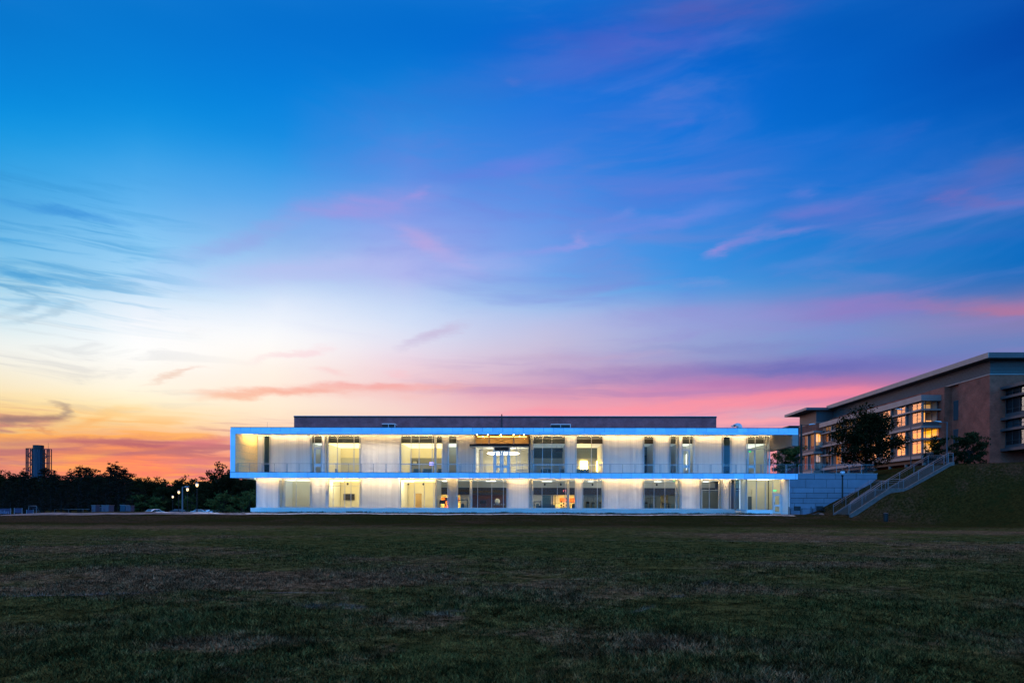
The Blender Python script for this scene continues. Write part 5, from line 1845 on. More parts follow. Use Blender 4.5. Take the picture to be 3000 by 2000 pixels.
base = [(xs0 - .3, zb0 + .1), (xl0, zl + .12), (xl1 - .1, zl + .12), (xt1 - .1, ztp + .2), (xt1 + .4, ztp + .2)]
h1 = handrail(base, ys0 + .35)
h1['label'] = 'steel handrail along the near side of the hill stairs'
h2 = handrail([(x_ - .05, z_ - .02) for x_, z_ in base[:4]] + [(xt1 + 1.6, ztp + .2)], ys1 - .12)
h2['label'] = 'steel handrail along the far side of the hill stairs'
h3 = handrail([(x_, z_ - .04) for x_, z_ in [(xs0 + .5, zb0 + .4), (xl0, zl), (xl1 + .1, zl)]], (ys0 + ys1) / 2 - .3)
h3['label'] = 'short steel handrail in the middle of the lower stair flight'

# ================================================================== posts, benches, bin, sign
def post_lamp(px, py_base, py_top, Y, label, lit, group=None, mat='black_metal', thick=1.0):
    p0 = at(px, py_base, Y)
    p1 = at(px, py_top, Y)
    H = p1.z - p0.z
    t = thing('lamp_post', label, 'lamp post', (p0.x, Y, p0.z), group=group)
    k = thick
    MB().lathe([(.16 * k, p0.z - .3), (.16 * k, p0.z + .25), (.10 * k, p0.z + .4), (.07 * k, p0.z + .6), (.055 * k, p1.z - .95), (.10 * k, p1.z - .85), (.12 * k, p1.z - .80)], p0.x, Y, 12).build('pole', M[mat], t, smooth=False)
    MB().lathe([(.10, p1.z - .795), (.19 + .04 * (not lit), p1.z - .62), (.21 + .05 * (not lit), p1.z - .42), (.17, p1.z - .302)], p0.x, Y, 14).build('lamp_globe', M['lamp'] if lit else M['frost'], t, smooth=True)
    MB().lathe([(.29, p1.z - .30), (.22, p1.z - .18), (.08, p1.z - .10), (.03, p1.z)], p0.x, Y, 14).build('lamp_cap', M[mat if not lit else 'steel_pale'], t)
    return t


M['frost'] = nmat('frosted_globe', (0.42, 0.50, 0.60), 0.3, var=0.03)
post_lamp(2468, 1504, 1371, 78.6, 'unlit black post lamp with acorn globe at the foot of the hill stairs', False, thick=1.4)
g_ = 'lit post lamps by the car park'
for px, pt, Y, w in ((506, 1449, 170, 'lowest and leftmost lit post lamp by the car park'), (523.5, 1434, 134, 'second lit post lamp from the left, just left of the tall bare pole'),
                     (549, 1425, 122, 'third lit post lamp from the left, just right of the tall bare pole'), (577, 1411, 107, 'tallest and rightmost lit post lamp by the car park')):
    z = gh(at(px, 1490, Y).x, Y)
    p0 = at(px, 1490, Y)
    py = VY + (CAMZ - z) / Y * 2000 - 2.5
    post_lamp(px, py, pt, Y, w, True, group=g_)
# glow of the lit lamps comes from the emissive globes themselves
for o in [x for x in COL.objects if x.get('group') == g_]:
    gl_ = [c for c in COL.objects if c.parent == o and c.name.startswith('lamp_globe')][0]


def tall_pole(px, py0, py1, Y, label, arm=0.0, mat='black_metal', r=.09, lum=True):
    p0, p1 = at(px, py0, Y), at(px, py1, Y)
    t = thing('light_pole', label, 'light pole', (p0.x, Y, p0.z))
    MB().tube((p0.x, Y, p0.z - .3), (p0.x, Y, p1.z), r * 1.25, r * .75, 10).build('pole', M[mat], t)
    if arm:
        s = 1 if arm > 0 else -1
        MB().tube((p0.x, Y, p1.z - .12), (p0.x + arm, Y, p1.z - .02), .04, n=6).build('arm', M[mat], t)
        MB().prism([(p0.x + arm - .1 * s, Y - .15, p1.z - .07), (p0.x + arm + .65 * s, Y - .15, p1.z + .03), (p0.x + arm + .65 * s, Y - .15, p1.z + .09), (p0.x + arm, Y - .15, p1.z + .07)], (0, .3, 0)).build('lamp_head', M['roofmetal'], t)
    return t


tall_pole(534.5, 1500, 1425, 118, 'tall bare pole with a small lamp head between the lit post lamps', arm=.5, mat='steel_pale', r=.13)
tall_pole(2347, 1392, 1243, 84, 'tall dark pole standing just right of the white building', arm=1.0, r=.14)
tall_pole(2774, 1362, 1235, 80, 'slim grey pole in front of the brick building bay at the stair top', arm=-.8, mat='dark_metal', r=.08)
tall_pole(2668, 1420, 1199, 85, 'tall light pole with a long arm beside the big dark tree', arm=-1.2, mat='dark_metal', r=.06)


def bench(px0, px1, Y, label):
    xa, xb_ = xat(px0, Y, 1500), xat(px1, Y, 1500)
    z = gh((xa + xb_) / 2, Y) + .03
    t = thing('park_bench', label, 'bench', ((xa + xb_) / 2, Y, z), group='black metal benches by the stair foot')
    w = xb_ - xa
    xm = xa + w * .42
    # seen partly from the end: seat at the left, broad back panel at the right
    s = MB()
    for k in range(5):
        s.box(xa + .05, xb_ - .05, Y + .05 + k * .10, Y + .12 + k * .10, z + .42, z + .45)
    s.build('seat', M['black_metal'], t)
    b = MB()
    for k in range(8):
        b.box(xa + w * .45 + k * w * .068, xa + w * .45 + k * w * .068 + w * .055, Y + .56, Y + .585, z + .42, z + .88)
    b.box(xa + w * .43, xb_ - .03, Y + .555, Y + .60, z + .88, z + .93)
    b.build('backrest', M['black_metal'], t)
    for xx in (xa + .04, xb_ - .10):
        MB().box(xx, xx + .06, Y + .06, Y + .11, z, z + .66).box(xx, xx + .06, Y + .50, Y + .55, z, z + .88).box(xx, xx + .06, Y + .06, Y + .55, z + .62, z + .66).build('end_frame', M['black_metal'], t)


bench(2315, 2352, 78.4, 'black metal bench against the retaining wall, left of the two')
bench(2380, 2419, 78.8, 'black metal bench at the foot of the hill slope, nearer the stairs')

YC_ = min((abs(at(2595, 1526, y_ / 4).z - gh(at(2595, 1526, y_ / 4).x, y_ / 4)), y_ / 4) for y_ in range(240, 296))[1]
p = at(2595, 1526, YC_)
tb = thing('trash_can', 'small black round litter bin standing alone on the lawn edge', 'trash can', (p.x, YC_, gh(p.x, YC_)))
zt0 = gh(p.x, YC_)
MB().lathe([(.20, zt0 - .05), (.22, zt0 + .04), (.23, zt0 + .72), (.25, zt0 + .74), (.25, zt0 + .79)], p.x, YC_, 16).build('drum', M['black_metal'], tb)
MB().lathe([(.25, zt0 + .792), (.20, zt0 + .86), (.10, zt0 + .88)], p.x, YC_, 16).build('lid', M['rubber'], tb)

# maroon notice board behind the right end of the balcony
YG = 97.0
pa, pb = at(2287, 1386, YG), at(2325, 1370, YG)
sg = thing('notice_board', 'maroon notice board with pale lettering beside the small green tree', 'sign', ((pa.x + pb.x) / 2, YG, 5.3))
MB().box(pa.x, pb.x, YG, YG + .1, pa.z - .1, pb.z).build('board', M['sign_red'], sg, bevel=.01)
MB().box(pa.x, pb.x, YG + .01, YG + .09, pb.z + .005, pb.z + .75).build('top_panel', M['pale_panel'], sg)
MB().box(pa.x + .1, pa.x + .2, YG + .02, YG + .08, 5.2, pa.z - .1).box(pb.x - .2, pb.x - .1, YG + .02, YG + .08, 5.2, pa.z - .1).build('leg', M['dark_metal'], sg)
lt = MB()
for k, (z_, hgt, x1_) in enumerate(((.80, .05, .72), (.60, .11, .78), (.44, .035, .45))):
    x = pa.x + .08
    zz_ = pa.z + (pb.z - pa.z) * z_
    rr = random.Random(k)
    while x < pa.x + (pb.x - pa.x) * x1_:
        ww = rr.uniform(.05, .11) * (1.3 if k == 1 else .7)
        lt.box(x, x + ww, YG - .008, YG - .001, zz_, zz_ + hgt * rr.uniform(.75, 1.15))
        x += ww + .025
lt.build('lettering', M['lettering'], sg)
# guard rail along the terrace above the retaining wall
tr = thing('terrace_railing', 'dark wire railing running back along the raised terrace', 'railing', (XR + .2, YF + .6, ZF2T))
x = XR + .2
mbp = MB()
MB().box(x, 41, YF + .30, YF + .34, ZF2T + 1.02, ZF2T + 1.05).build('top_rail', M['steel'], tr)
c = MB()
for i in range(9):
    c.tube((x, YF + .32, ZF2T + .1 + i * .1), (41, YF + .32, ZF2T + .1 + i * .1), .004, n=4, caps=False)
c.build('cable', M['steel'], tr)
while x < 41:
    MB().box(x - .015, x + .015, YF + .30, YF + .34, ZF2T, ZF2T + 1.02).build('post', M['steel'], tr)
    x += 1.46

# ================================================================== trees
def tree_meshes(name, H, R_, kind, leaf, seed, n_leaf, leaf_size, trunk_h=.25, limbs=14):
    """crown and trunk meshes around the origin, height H, crown radius R_"""
    rg_ = np.random.default_rng(seed)
    rr = random.Random(seed)
    t = MB()
    top = H * (.92 if kind == 'pine' else .72)
    base_r = H * .022 + .04
    pts = [(0, 0, -.3)]
    for i in range(1, 6):
        z = top * i / 5
        pts.append((rr.uniform(-1, 1) * H * .012 * i, rr.uniform(-1, 1) * H * .012 * i, z))
    for i in range(5):
        t.tube(pts[i], pts[i + 1], base_r * (1 - i / 5.6), base_r * (1 - (i + 1) / 5.6), 7, caps=i in (0, 4))

    def trunk_at(z):
        k = min(4, max(0, int(z / top * 5)))
        a, b = Vector(pts[k]), Vector(pts[k + 1])
        return a.lerp(b, max(0, min(1, (z - a.z) / max(1e-3, b.z - a.z))))
    clumps = []
    for i in range(limbs):
        f = (i + rr.random() * .8) / limbs
        z0 = H * trunk_h + (top - H * trunk_h) * f
        a = rr.uniform(0, 2 * math.pi) if kind != 'pine' else i * 2.4
        if kind == 'pine':
            L = R_ * (1.0 - .90 * f ** 1.05) * rr.uniform(.5, 1.2)
            rise = rr.uniform(-.02, .30) + .25 * f
        elif kind == 'round':
            L = R_ * rr.uniform(.6, 1.0) * math.sin(math.pi * (0.22 + .68 * f))
            rise = .25 + .75 * f
        else:
            L = R_ * rr.uniform(.55, 1.05) * math.sin(math.pi * (.26 + .60 * f))
            rise = rr.uniform(.15, .4) + .5 * f
        p0 = trunk_at(z0)
        p1 = p0 + Vector((math.cos(a) * L, math.sin(a) * L, L * rise))
        mid = p0.lerp(p1, .5) + Vector((0, 0, L * .08))
        lr = base_r * .35 * (1 - .5 * f)
        t.tube(p0, mid, lr, lr * .65, 5, caps=False)
        t.tube(mid, p1, lr * .65, lr * .2, 5)
        for k in (.45, .7, .9, 1.05):
            q = p0.lerp(p1, k) + Vector((rr.uniform(-1, 1), rr.uniform(-1, 1), rr.uniform(-.5, .6))) * R_ * .12
            clumps.append((q, R_ * rr.uniform(.13, .25) * (.62 if kind == 'pine' else 1.0), k))
        if rr.random() < .5:   # side shoots make the outline ragged
            a2 = a + rr.uniform(-.7, .7)
            p2 = mid + Vector((math.cos(a2) * L * .6, math.sin(a2) * L * .6, L * rr.uniform(.1, .5)))
            t.tube(mid, p2, lr * .5, lr * .15, 4)
            clumps.append((p2, R_ * rr.uniform(.10, .2), 1))
    for k in range(4):
        clumps.append((Vector((rr.uniform(-1, 1) * R_ * (.05 if kind == 'pine' else .2), rr.uniform(-1, 1) * R_ * (.05 if kind == 'pine' else .2), H * rr.uniform(.84, .985))), R_ * (rr.uniform(.06, .11) if kind == 'pine' else rr.uniform(.10, .2)), 1))
    cw = np.array([c[1] ** 1.6 for c in clumps])
    cw /= cw.sum()
    pick = rg_.choice(len(clumps), n_leaf, p=cw)
    C = np.array([tuple(c[0]) for c in clumps])[pick]
    Rr = np.array([c[1] for c in clumps])[pick]
    d = rg_.normal(size=(n_leaf, 3))
    d /= np.linalg.norm(d, axis=1)[:, None] + 1e-9
    rad = rg_.random(n_leaf) ** .45
    flat = np.array([1.15, 1.15, .38 if kind == 'pine' else .75])
    P = C + d * (Rr * rad)[:, None] * flat
    stray = rg_.random(n_leaf) < .05
    P[stray] += rg_.normal(size=(stray.sum(), 3)) * R_ * .06
    s = leaf_size * (.6 + .8 * rg_.random(n_leaf))
    u = rg_.normal(size=(n_leaf, 3))
    if kind == 'pine':
        u[:, 2] *= .35
    u /= np.linalg.norm(u, axis=1)[:, None]
    w = rg_.normal(size=(n_leaf, 3))
    w -= (w * u).sum(1)[:, None] * u
    w /= np.linalg.norm(w, axis=1)[:, None]
    asp = .45 if kind != 'pine' else .3
    Q = np.stack([P - u * s[:, None], P + w * (s * asp)[:, None], P + u * s[:, None], P - w * (s * asp)[:, None]], 1).reshape(-1, 3)
    me = bpy.data.meshes.new(name + '_crown')
    me.vertices.add(n_leaf * 4)
    me.vertices.foreach_set('co', Q.ravel())
    me.loops.add(n_leaf * 4)
    me.loops.foreach_set('vertex_index', np.arange(n_leaf * 4, dtype=np.int32))
    me.polygons.add(n_leaf)
    me.polygons.foreach_set('loop_start', np.arange(0, n_leaf * 4, 4, dtype=np.int32))
    me.update(calc_edges=True)
    me.materials.append(M[leaf])
    tm = bpy.data.meshes.new(name + '_trunk')
    tm.from_pydata(t.v, [], t.f)
    tm.materials.append(M['bark'])
    return me, tm


def place_tree(name, meshes, x, y, z, rz=0.0, sc=(1, 1, 1), label='', cat='tree', group=None):
    t = thing(name, label, cat, (x, y, z), rz, group)
    t.scale = sc
    for nm, me in (('crown', meshes[0]), ('trunk', meshes[1])):
        o = bpy.data.objects.new(nm, me)
        COL.objects.link(o)
        o.parent = t
    return t


# the big dark tree between wall and stairs
YT = 84.5
px0, px1 = 2440, 2660
p = at(2536, 1414, YT)
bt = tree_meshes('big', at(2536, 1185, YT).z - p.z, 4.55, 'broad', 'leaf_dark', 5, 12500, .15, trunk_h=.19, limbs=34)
place_tree('broadleaf_tree', bt, p.x, YT, p.z, label='large dark tree in full leaf behind the hill stairs')
# small green tree behind the balcony end
YT = 94.0
p = at(2297, 1387, YT)
gt = tree_meshes('green', at(2297, 1303, YT).z - 5.2, 2.4, 'round', 'leaf_green', 8, 4200, .13, trunk_h=.22, limbs=16)
place_tree('small_tree', gt, p.x, YT, 5.3, sc=(1.1, 1, 1), label='small green tree beside the maroon notice board')
# two small trees at the top of the hill
YT = 79.5
z = gh(at(2838, 1350, YT).x, YT)
rt = tree_meshes('round', at(2838, 1255, YT).z - z, 1.75, 'broad', 'leaf_mid', 12, 5200, .12, trunk_h=.10, limbs=34)
place_tree('small_tree', rt, at(2838, 1350, YT).x, YT, z, label='small round tree against the red brick wall')
YT = 86.5
z = gh(at(2738, 1350, YT).x, YT) - .2
at3 = tree_meshes('spread', at(2738, 1274, YT).z - z, 1.7, 'broad', 'leaf_mid', 13, 2400, .12, trunk_h=.2, limbs=15)
place_tree('small_tree', at3, at(2738, 1350, YT).x, YT, z, label='small tree in front of the amber lit windows at the stair top')
bs = tree_meshes('shrub', 1.6, 1.2, 'round', 'leaf_mid', 14, 900, .09, trunk_h=.05, limbs=12)
for px_, Y_, lb_ in ((2785, 80.5, 'low dark shrub at the top of the stairs by the brick wall'), (2872, 81, 'low dark shrub right of the small round tree'),):
    x_ = at(px_, 1350, Y_).x
    place_tree('shrub', bs, x_, Y_, gh(x_, Y_) - .05, rz=px_, label=lb_, cat='shrub')

# far tree line on the left: pines in front, mixed wood behind
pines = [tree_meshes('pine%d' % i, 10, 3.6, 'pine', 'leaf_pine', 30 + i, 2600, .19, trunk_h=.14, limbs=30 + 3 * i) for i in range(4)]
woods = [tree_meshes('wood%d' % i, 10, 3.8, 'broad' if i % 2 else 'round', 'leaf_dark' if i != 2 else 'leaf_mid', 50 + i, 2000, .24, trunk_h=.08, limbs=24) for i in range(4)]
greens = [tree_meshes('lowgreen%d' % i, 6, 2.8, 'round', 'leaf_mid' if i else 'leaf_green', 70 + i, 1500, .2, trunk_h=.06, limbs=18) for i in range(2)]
rt_ = random.Random(99)
DESC = []


def far_tree(px, py_top, Y, meshes, Hm, name, label, group, wide=1.0):
    x = at(px, 1480, Y).x
    z = gh(x, Y) - .1
    H = at(px, py_top, Y).z - z
    s = H / Hm
    return place_tree(name, meshes, x, Y, z, rt_.uniform(0, 6.28), (s * wide, s * wide, s), label, 'tree', group)


G_P = 'dark pines at the left edge of the field'
G_W = 'trees of the dark wood beyond the car park'
# (px, top, depth) of the pines whose tops make the skyline
PIN = [(18, 1400, 118), (42, 1385, 124), (70, 1370, 122), (98, 1392, 128), (128, 1362, 126), (160, 1376, 122), (205, 1372, 128), (236, 1358, 124), (262, 1360, 130),
       (318, 1354, 126), (340, 1350, 132), (366, 1366, 128), (8, 1420, 112), (84, 1408, 114), (150, 1410, 116), (196, 1404, 118), (286, 1392, 120), (230, 1400, 114), (-20, 1396, 122), (-50, 1390, 118),
       (52, 1425, 110), (120, 1420, 110), (180, 1425, 112), (260, 1412, 114), (350, 1398, 120), (312, 1405, 118), (30, 1440, 108), (75, 1435, 106)]
for i, (px, pt, Y) in enumerate(PIN):
    lb = 'dark spreading pine in the row at the left edge of the field'
    if i < 13:
        rank = sorted(q[0] for q in PIN[:13]).index(px)
        lb = 'dark pine reaching the skyline at the left, %s of thirteen from the left' % ['first', 'second', 'third', 'fourth', 'fifth', 'sixth', 'seventh', 'eighth', 'ninth', 'tenth', 'eleventh', 'twelfth', 'last'][rank]
    if px == 340: lb = 'tallest pine of the left row, standing highest above the tree line'
    elif px == 128: lb = 'pine standing just right of the water tower'
    elif px == 70: lb = 'pine overlapping the left foot of the water tower'
    elif px == 236: lb = 'ragged topped pine, right neighbour of the lower skyline gap'
    far_tree(px, pt, Y, pines[i % 4], 10, 'pine_tree', lb, G_P, wide=rt_.uniform(.8, 1.1))
k = 0
for row, (Y, step, t0) in enumerate(((205, 21, 1402), (222, 24, 1394), (240, 27, 1388))):
    px = -60 + row * 9
    while px < 790:
        top = t0 + rt_.uniform(-13, 16) + (10 if 400 < px < 620 else -6)
        far_tree(px, top, Y + rt_.uniform(-5, 5), woods[k % 4], 10, 'wood_tree', 'dark leafy tree in the distant wood behind the car park', G_W, wide=rt_.uniform(.9, 1.25))
        px += step + rt_.uniform(-5, 5)
        k += 1
# distinct trees near the building's left end
far_tree(645, 1352, 132, woods[1], 10, 'broadleaf_tree', 'tall ragged tree just left of the cantilevered balcony', None, wide=.95)
far_tree(676, 1372, 136, woods[3], 10, 'broadleaf_tree', 'dark tree half hidden behind the balcony corner', None, wide=.8)
far_tree(715, 1400, 126, woods[0], 10, 'broadleaf_tree', 'dark tree under the overhanging balcony', None, wide=.9)
far_tree(742, 1404, 132, woods[2], 10, 'broadleaf_tree', 'dark tree right against the ground floor corner', None, wide=.9)
for i, (px, pt, Y) in enumerate(((390, 1440, 196), (425, 1445, 198), (455, 1450, 194), (480, 1452, 197), (560, 1448, 194), (600, 1440, 192), (655, 1436, 128), (705, 1446, 122), (735, 1430, 120), (620, 1455, 190), (350, 1446, 196), (510, 1455, 199))):
    far_tree(px, pt, Y, greens[i % 2 if px < 640 else 0], 6, 'low_tree', 'low green bushy tree along the car park edge', 'low green trees along the car park edge', wide=1.2)

# ================================================================== water tower beyond the pines
YT = 230.0
wtx0, wtx1 = at(96, 1350, YT).x, at(129, 1350, YT).x
wz = at(112, 1304, YT).z
cx = (wtx0 + wtx1) / 2
rc = (wtx1 - wtx0) / 2 * .84
wtw = thing('water_tower', 'blue ribbed tower with open lattice frames behind the left tree line', 'tower', (cx, YT, 0))
prof = [(rc, 0), (rc, wz * .93)]
core = MB()
n_ = 28
i0 = 0
for zz_ in (0, wz * .93):
    for kk in range(n_):
        r_ = rc * (1.0 if kk % 2 else .94)
        core.v.append((cx + r_ * math.cos(2 * math.pi * kk / n_), YT + r_ * math.sin(2 * math.pi * kk / n_), zz_))
for kk in range(n_):
    core.f.append((kk, (kk + 1) % n_, n_ + (kk + 1) % n_, n_ + kk))
core.build('shaft', M['tank'], wtw)
MB().lathe([(rc * 1.0, wz * .93 + .01), (rc * 1.0, wz)], cx, YT, 24).build('tank_cap', M['black_metal'], wtw)
xo0, xo1 = at(79.5, 1350, YT).x, at(147.5, 1350, YT).x
for sgn, xo in ((-1, xo0), (1, xo1)):
    xi = cx + sgn * rc
    zt_ = wz * (.955 if sgn < 0 else .945)
    f = MB()
    for xx in (xo, (xo * 2 + xi) / 3, xi + sgn * .2):
        for yy in (YT - .5, YT + .5):
            f.box(xx - .11, xx + .11, yy - .11, yy + .11, 0, zt_)
    lv = int(zt_ / 2.4)
    for k2 in range(lv + 1):
        z2 = zt_ - k2 * 2.4
        f.box(xo, xi, YT - .6, YT - .45, z2 - .26, z2)
        f.box(xo, xi, YT + .45, YT + .6, z2 - .12, z2)
        if k2 < lv:
            xm_ = (xo * 2 + xi) / 3
            a_, b_ = (xm_, xi) if k2 % 2 else (xi, xm_)
            f.tube((a_, YT - .5, z2), (b_, YT - .5, z2 - 2.4), .12, n=4)
            for q_ in (.33, .66):
                x3 = xo + (xm_ - xo) * q_
                f.box(x3 - .05, x3 + .05, YT - .6, YT - .5, z2 - 2.4, z2)
    f.build('lattice_frame', M['black_metal'], wtw)
xm_ = at(141.5, 1300, YT).x
MB().tube((xm_, YT, wz * .9), (xm_, YT, at(141, 1296, YT).z), .07, .03, 5).build('mast', M['black_metal'], wtw)

# ================================================================== cabinets, banner, cars at the field edge
def cabinet(px0, px1, py0, py1, Y, mat, label, depth=.9, side=None):
    a, b = at(px0, py1, Y), at(px1, py0, Y)
    z = gh((a.x + b.x) / 2, Y) - .05
    t = thing('utility_cabinet', label, 'utility cabinet', ((a.x + b.x) / 2, Y, z), group='electrical cabinets at the field edge')
    MB().box(a.x, b.x, Y, Y + depth, z, b.z - .08).build('body', M[mat], t, bevel=.02)
    MB().box(a.x - .05, b.x + .05, Y - .05, Y + depth + .05, b.z - .079, b.z).build('lid', M['steel_pale'], t, bevel=.01)
    xm_ = (a.x + b.x) / 2
    MB().box(a.x + .06, xm_ - .02, Y - .03, Y - .002, z + .15, b.z - .16).build('door', M[mat], t)
    MB().box(xm_ + .02, b.x - .06, Y - .03, Y - .002, z + .15, b.z - .16).build('door', M[mat], t)
    MB().box(xm_ - .16, xm_ - .12, Y - .06, Y - .031, z + .7, z + .9).build('handle', M['black_metal'], t)


cabinet(268, 280, 1479, 1505, 92, 'cab_grey', 'tall narrow grey cabinet, leftmost of the group left of the car park')
cabinet(282, 295, 1484, 1505, 93.5, 'cab_blue', 'low blue cabinet between two grey ones')
cabinet(297, 319, 1479, 1505, 92, 'cab_grey', 'wide grey cabinet, right of the low blue one', depth=1.2)
cabinet(352, 367, 1478, 1502, 96, 'cab_blue', 'blue half of the transformer pair right of the cabinets')
cabinet(368, 383, 1480, 1502, 95.5, 'cab_grey', 'grey transformer box with a pale lid, rightmost of the cabinets')

YBN = 104.0
def banner(px0, px1, py0, py1, text, label, size):
    a, b = at(px0, py1, YBN), at(px1, py0, YBN)
    z = gh((a.x + b.x) / 2, YBN)
    t = thing('banner', label, 'banner', ((a.x + b.x) / 2, YBN, z))
    MB().box(a.x, b.x, YBN, YBN + .05, max(z + .1, a.z), b.z).build('sheet', M['sign_navy'], t)
    for xx in (a.x - .04, b.x):
        MB().box(xx, xx + .05, YBN - .01, YBN + .06, z, b.z + .05).build('post', M['steel'], t)
    if text:
        text_mesh('lettering', text, size, M['banner_ink'], t, (0, -.02, (max(z + .1, a.z) + b.z) / 2 - z - .15))


banner(-14, 31, 1489, 1504.5, 'adidas', 'dark advertising banner with pale lettering at the far left edge', .82)
banner(42, 64, 1488, 1502, '', 'plain slate banner on the fence behind the pine trunks', .4)
banner(78, 97, 1493, 1503, '', 'second plain dark banner, right of the slate one', .4)
gl = thing('football_goal', 'white framed goal standing among the pine trunks', 'goal', (at(95, 1500, 106).x, 106, 0))
xa_, xb_ = at(84, 1500, 106).x, at(107, 1500, 106).x
MB().path([(xa_, 106, -.1), (xa_, 106, 1.5), (xb_, 106, 1.5), (xb_, 106, -.1)], .05, 6).path([(xa_, 106, 1.5), (xa_, 107.2, 0)], .03, 5).path([(xb_, 106, 1.5), (xb_, 107.2, 0)], .03, 5).build('frame', M['steel_pale'], gl)
n = MB()
for i in range(9):
    xx = xa_ + (xb_ - xa_) * i / 8
    n.tube((xx, 106, 1.5), (xx, 107.2, .02), .012, n=3, caps=False)
for i in range(5):
    n.tube((xa_, 106 + 1.2 * i / 4, 1.5 * (1 - i / 4)), (xb_, 106 + 1.2 * i / 4, 1.5 * (1 - i / 4)), .012, n=3, caps=False)
n.build('net', M['banner_ink'], gl)
fr = thing('field_fence', 'low steel rail fence behind the pine trunks', 'fence', (at(190, 1490, 112).x, 112, 0))
xa_, xb_ = at(158, 1490, 112).x, at(262, 1490, 112).x
MB().box(xa_, xb_, 112, 112.05, .95, 1.0).build('rail', M['steel_pale'], fr)
i = 0
x = xa_
while x < xb_:
    MB().box(x, x + .05, 112.052, 112.1, -.1, 1.0).build('post', M['steel_pale'], fr)
    x += 2.4


def car(px, Y, rz, mat, label, hatch=False):
    x = at(px, 1490, Y).x
    z = gh(x, Y) + .02
    t = thing('parked_car', label, 'car', (x, Y, z), R(rz), group='cars in the car park')
    # local coordinates: length along x
    L, W = 4.5, 1.8
    side = [(-2.2, .35), (-2.25, .75), (-2.0, .95), (-1.45, 1.0), (-.7, 1.42), (.75, 1.45), (1.5 if not hatch else 1.9, 1.02 if not hatch else 1.2), (2.15, .95), (2.25, .7), (2.2, .35)]
    b = MB().prism([(x_, -W / 2, z_) for x_, z_ in side], (0, W, 0))
    b.build('body', M[mat], t, bevel=.06, world=False)
    g = MB()
    for yy, s in ((-W / 2 - .012, .01), (W / 2 + .002, .01)):
        g.prism([(-1.25, yy, 1.0), (-.66, yy, 1.36), (.05, yy, 1.38), (.05, yy, 1.0)], (0, s, 0))
        g.prism([(.12, yy, 1.0), (.12, yy, 1.38), (.70, yy, 1.38), (1.3, yy, 1.02)], (0, s, 0))
    g.prism([(-1.42, -.75, 1.03), (-.76, -.65, 1.41), (-.76, .65, 1.41), (-1.42, .75, 1.03)], (-.015, 0, .02))
    g.prism([(1.45 if not hatch else 1.85, -.75, 1.07 if not hatch else 1.23), (.82, -.65, 1.44), (.82, .65, 1.44), (1.45 if not hatch else 1.85, .75, 1.07 if not hatch else 1.23)], (.015, 0, .02))
    g.build('window', M['car_glass'], t, world=False)
    for wx in (-1.4, 1.4):
        for wy in (-.82, .82):
            w = MB()
            w.tube((wx, wy - .1, .33), (wx, wy + .1, .33), .33, n=14)
            wo = w.build('wheel', M['rubber'], t, world=False)
            s_ = -1 if wy < 0 else 1
            MB().tube((wx, wy + s_ * .101, .33), (wx, wy + s_ * .115, .33), .19, n=10).build('rim', M['steel_pale'], wo, world=False)
    for yy in (-.6, .6):
        MB().box(-2.29, -2.2, yy - .18, yy + .18, .68, .82).build('headlight', M['steel_pale'], t, world=False)
        MB().box(2.18, 2.28, yy - .18, yy + .18, .74, .86).build('tail_light', M['sign_red'], t, world=False)
    return t


car(450, 150, 70, 'car_white', 'white car facing the field, leftmost in the car park')
car(524, 185, 176, 'car_dark', 'dark car parked side on behind the tall bare pole')
car(586, 178, 186, 'car_silver', 'silver roofed car between the rightmost post lamp and the tree')
car(626, 180, 200, 'car_white', 'pale car half covered by leaves, right of the silver one', hatch=True)
car(612, 188, 176, 'car_dark', 'dark blue car behind the silver and pale cars')
car(672, 176, 180, 'car_dark', 'dark car in shadow under the trees left of the building')
car(716, 150, 158, 'car_silver', 'silver car closest to the corner of the building')

# rocks on the roadside edge
rk = []
rr = random.Random(5)
# ================================================================== things inside the building
def fl(px, Y):
    return xat(px, Y, 1450)


def table(px, Y, z, w, label, group='folding tables on the ground floor'):
    x = fl(px, Y)
    t = thing('folding_table', label, 'table', (x, Y, z), group=group)
    MB().box(x - w / 2, x + w / 2, Y, Y + .75, z + .70, z + .74).build('tabletop', M['white_paint'], t)
    for sx in (-1, 1):
        for yy in (Y + .06, Y + .69):
            MB().tube((x + sx * (w / 2 - .1), yy, z), (x + sx * (w / 2 - .16), yy, z + .70), .02, n=6).build('leg', M['steel'], t)


z1 = ZFL1
table(850, 89.5, z1, 1.7, 'white folding table left of two in the dim cream room')
table(885, 89.5, z1, 1.7, 'white folding table right of two in the dim cream room')
table(975, 90.5, z1, 1.4, 'white folding table in the left corner of the bright yellow room')
table(1012, 91.0, z1, 2.0, 'white folding table below the wall television')

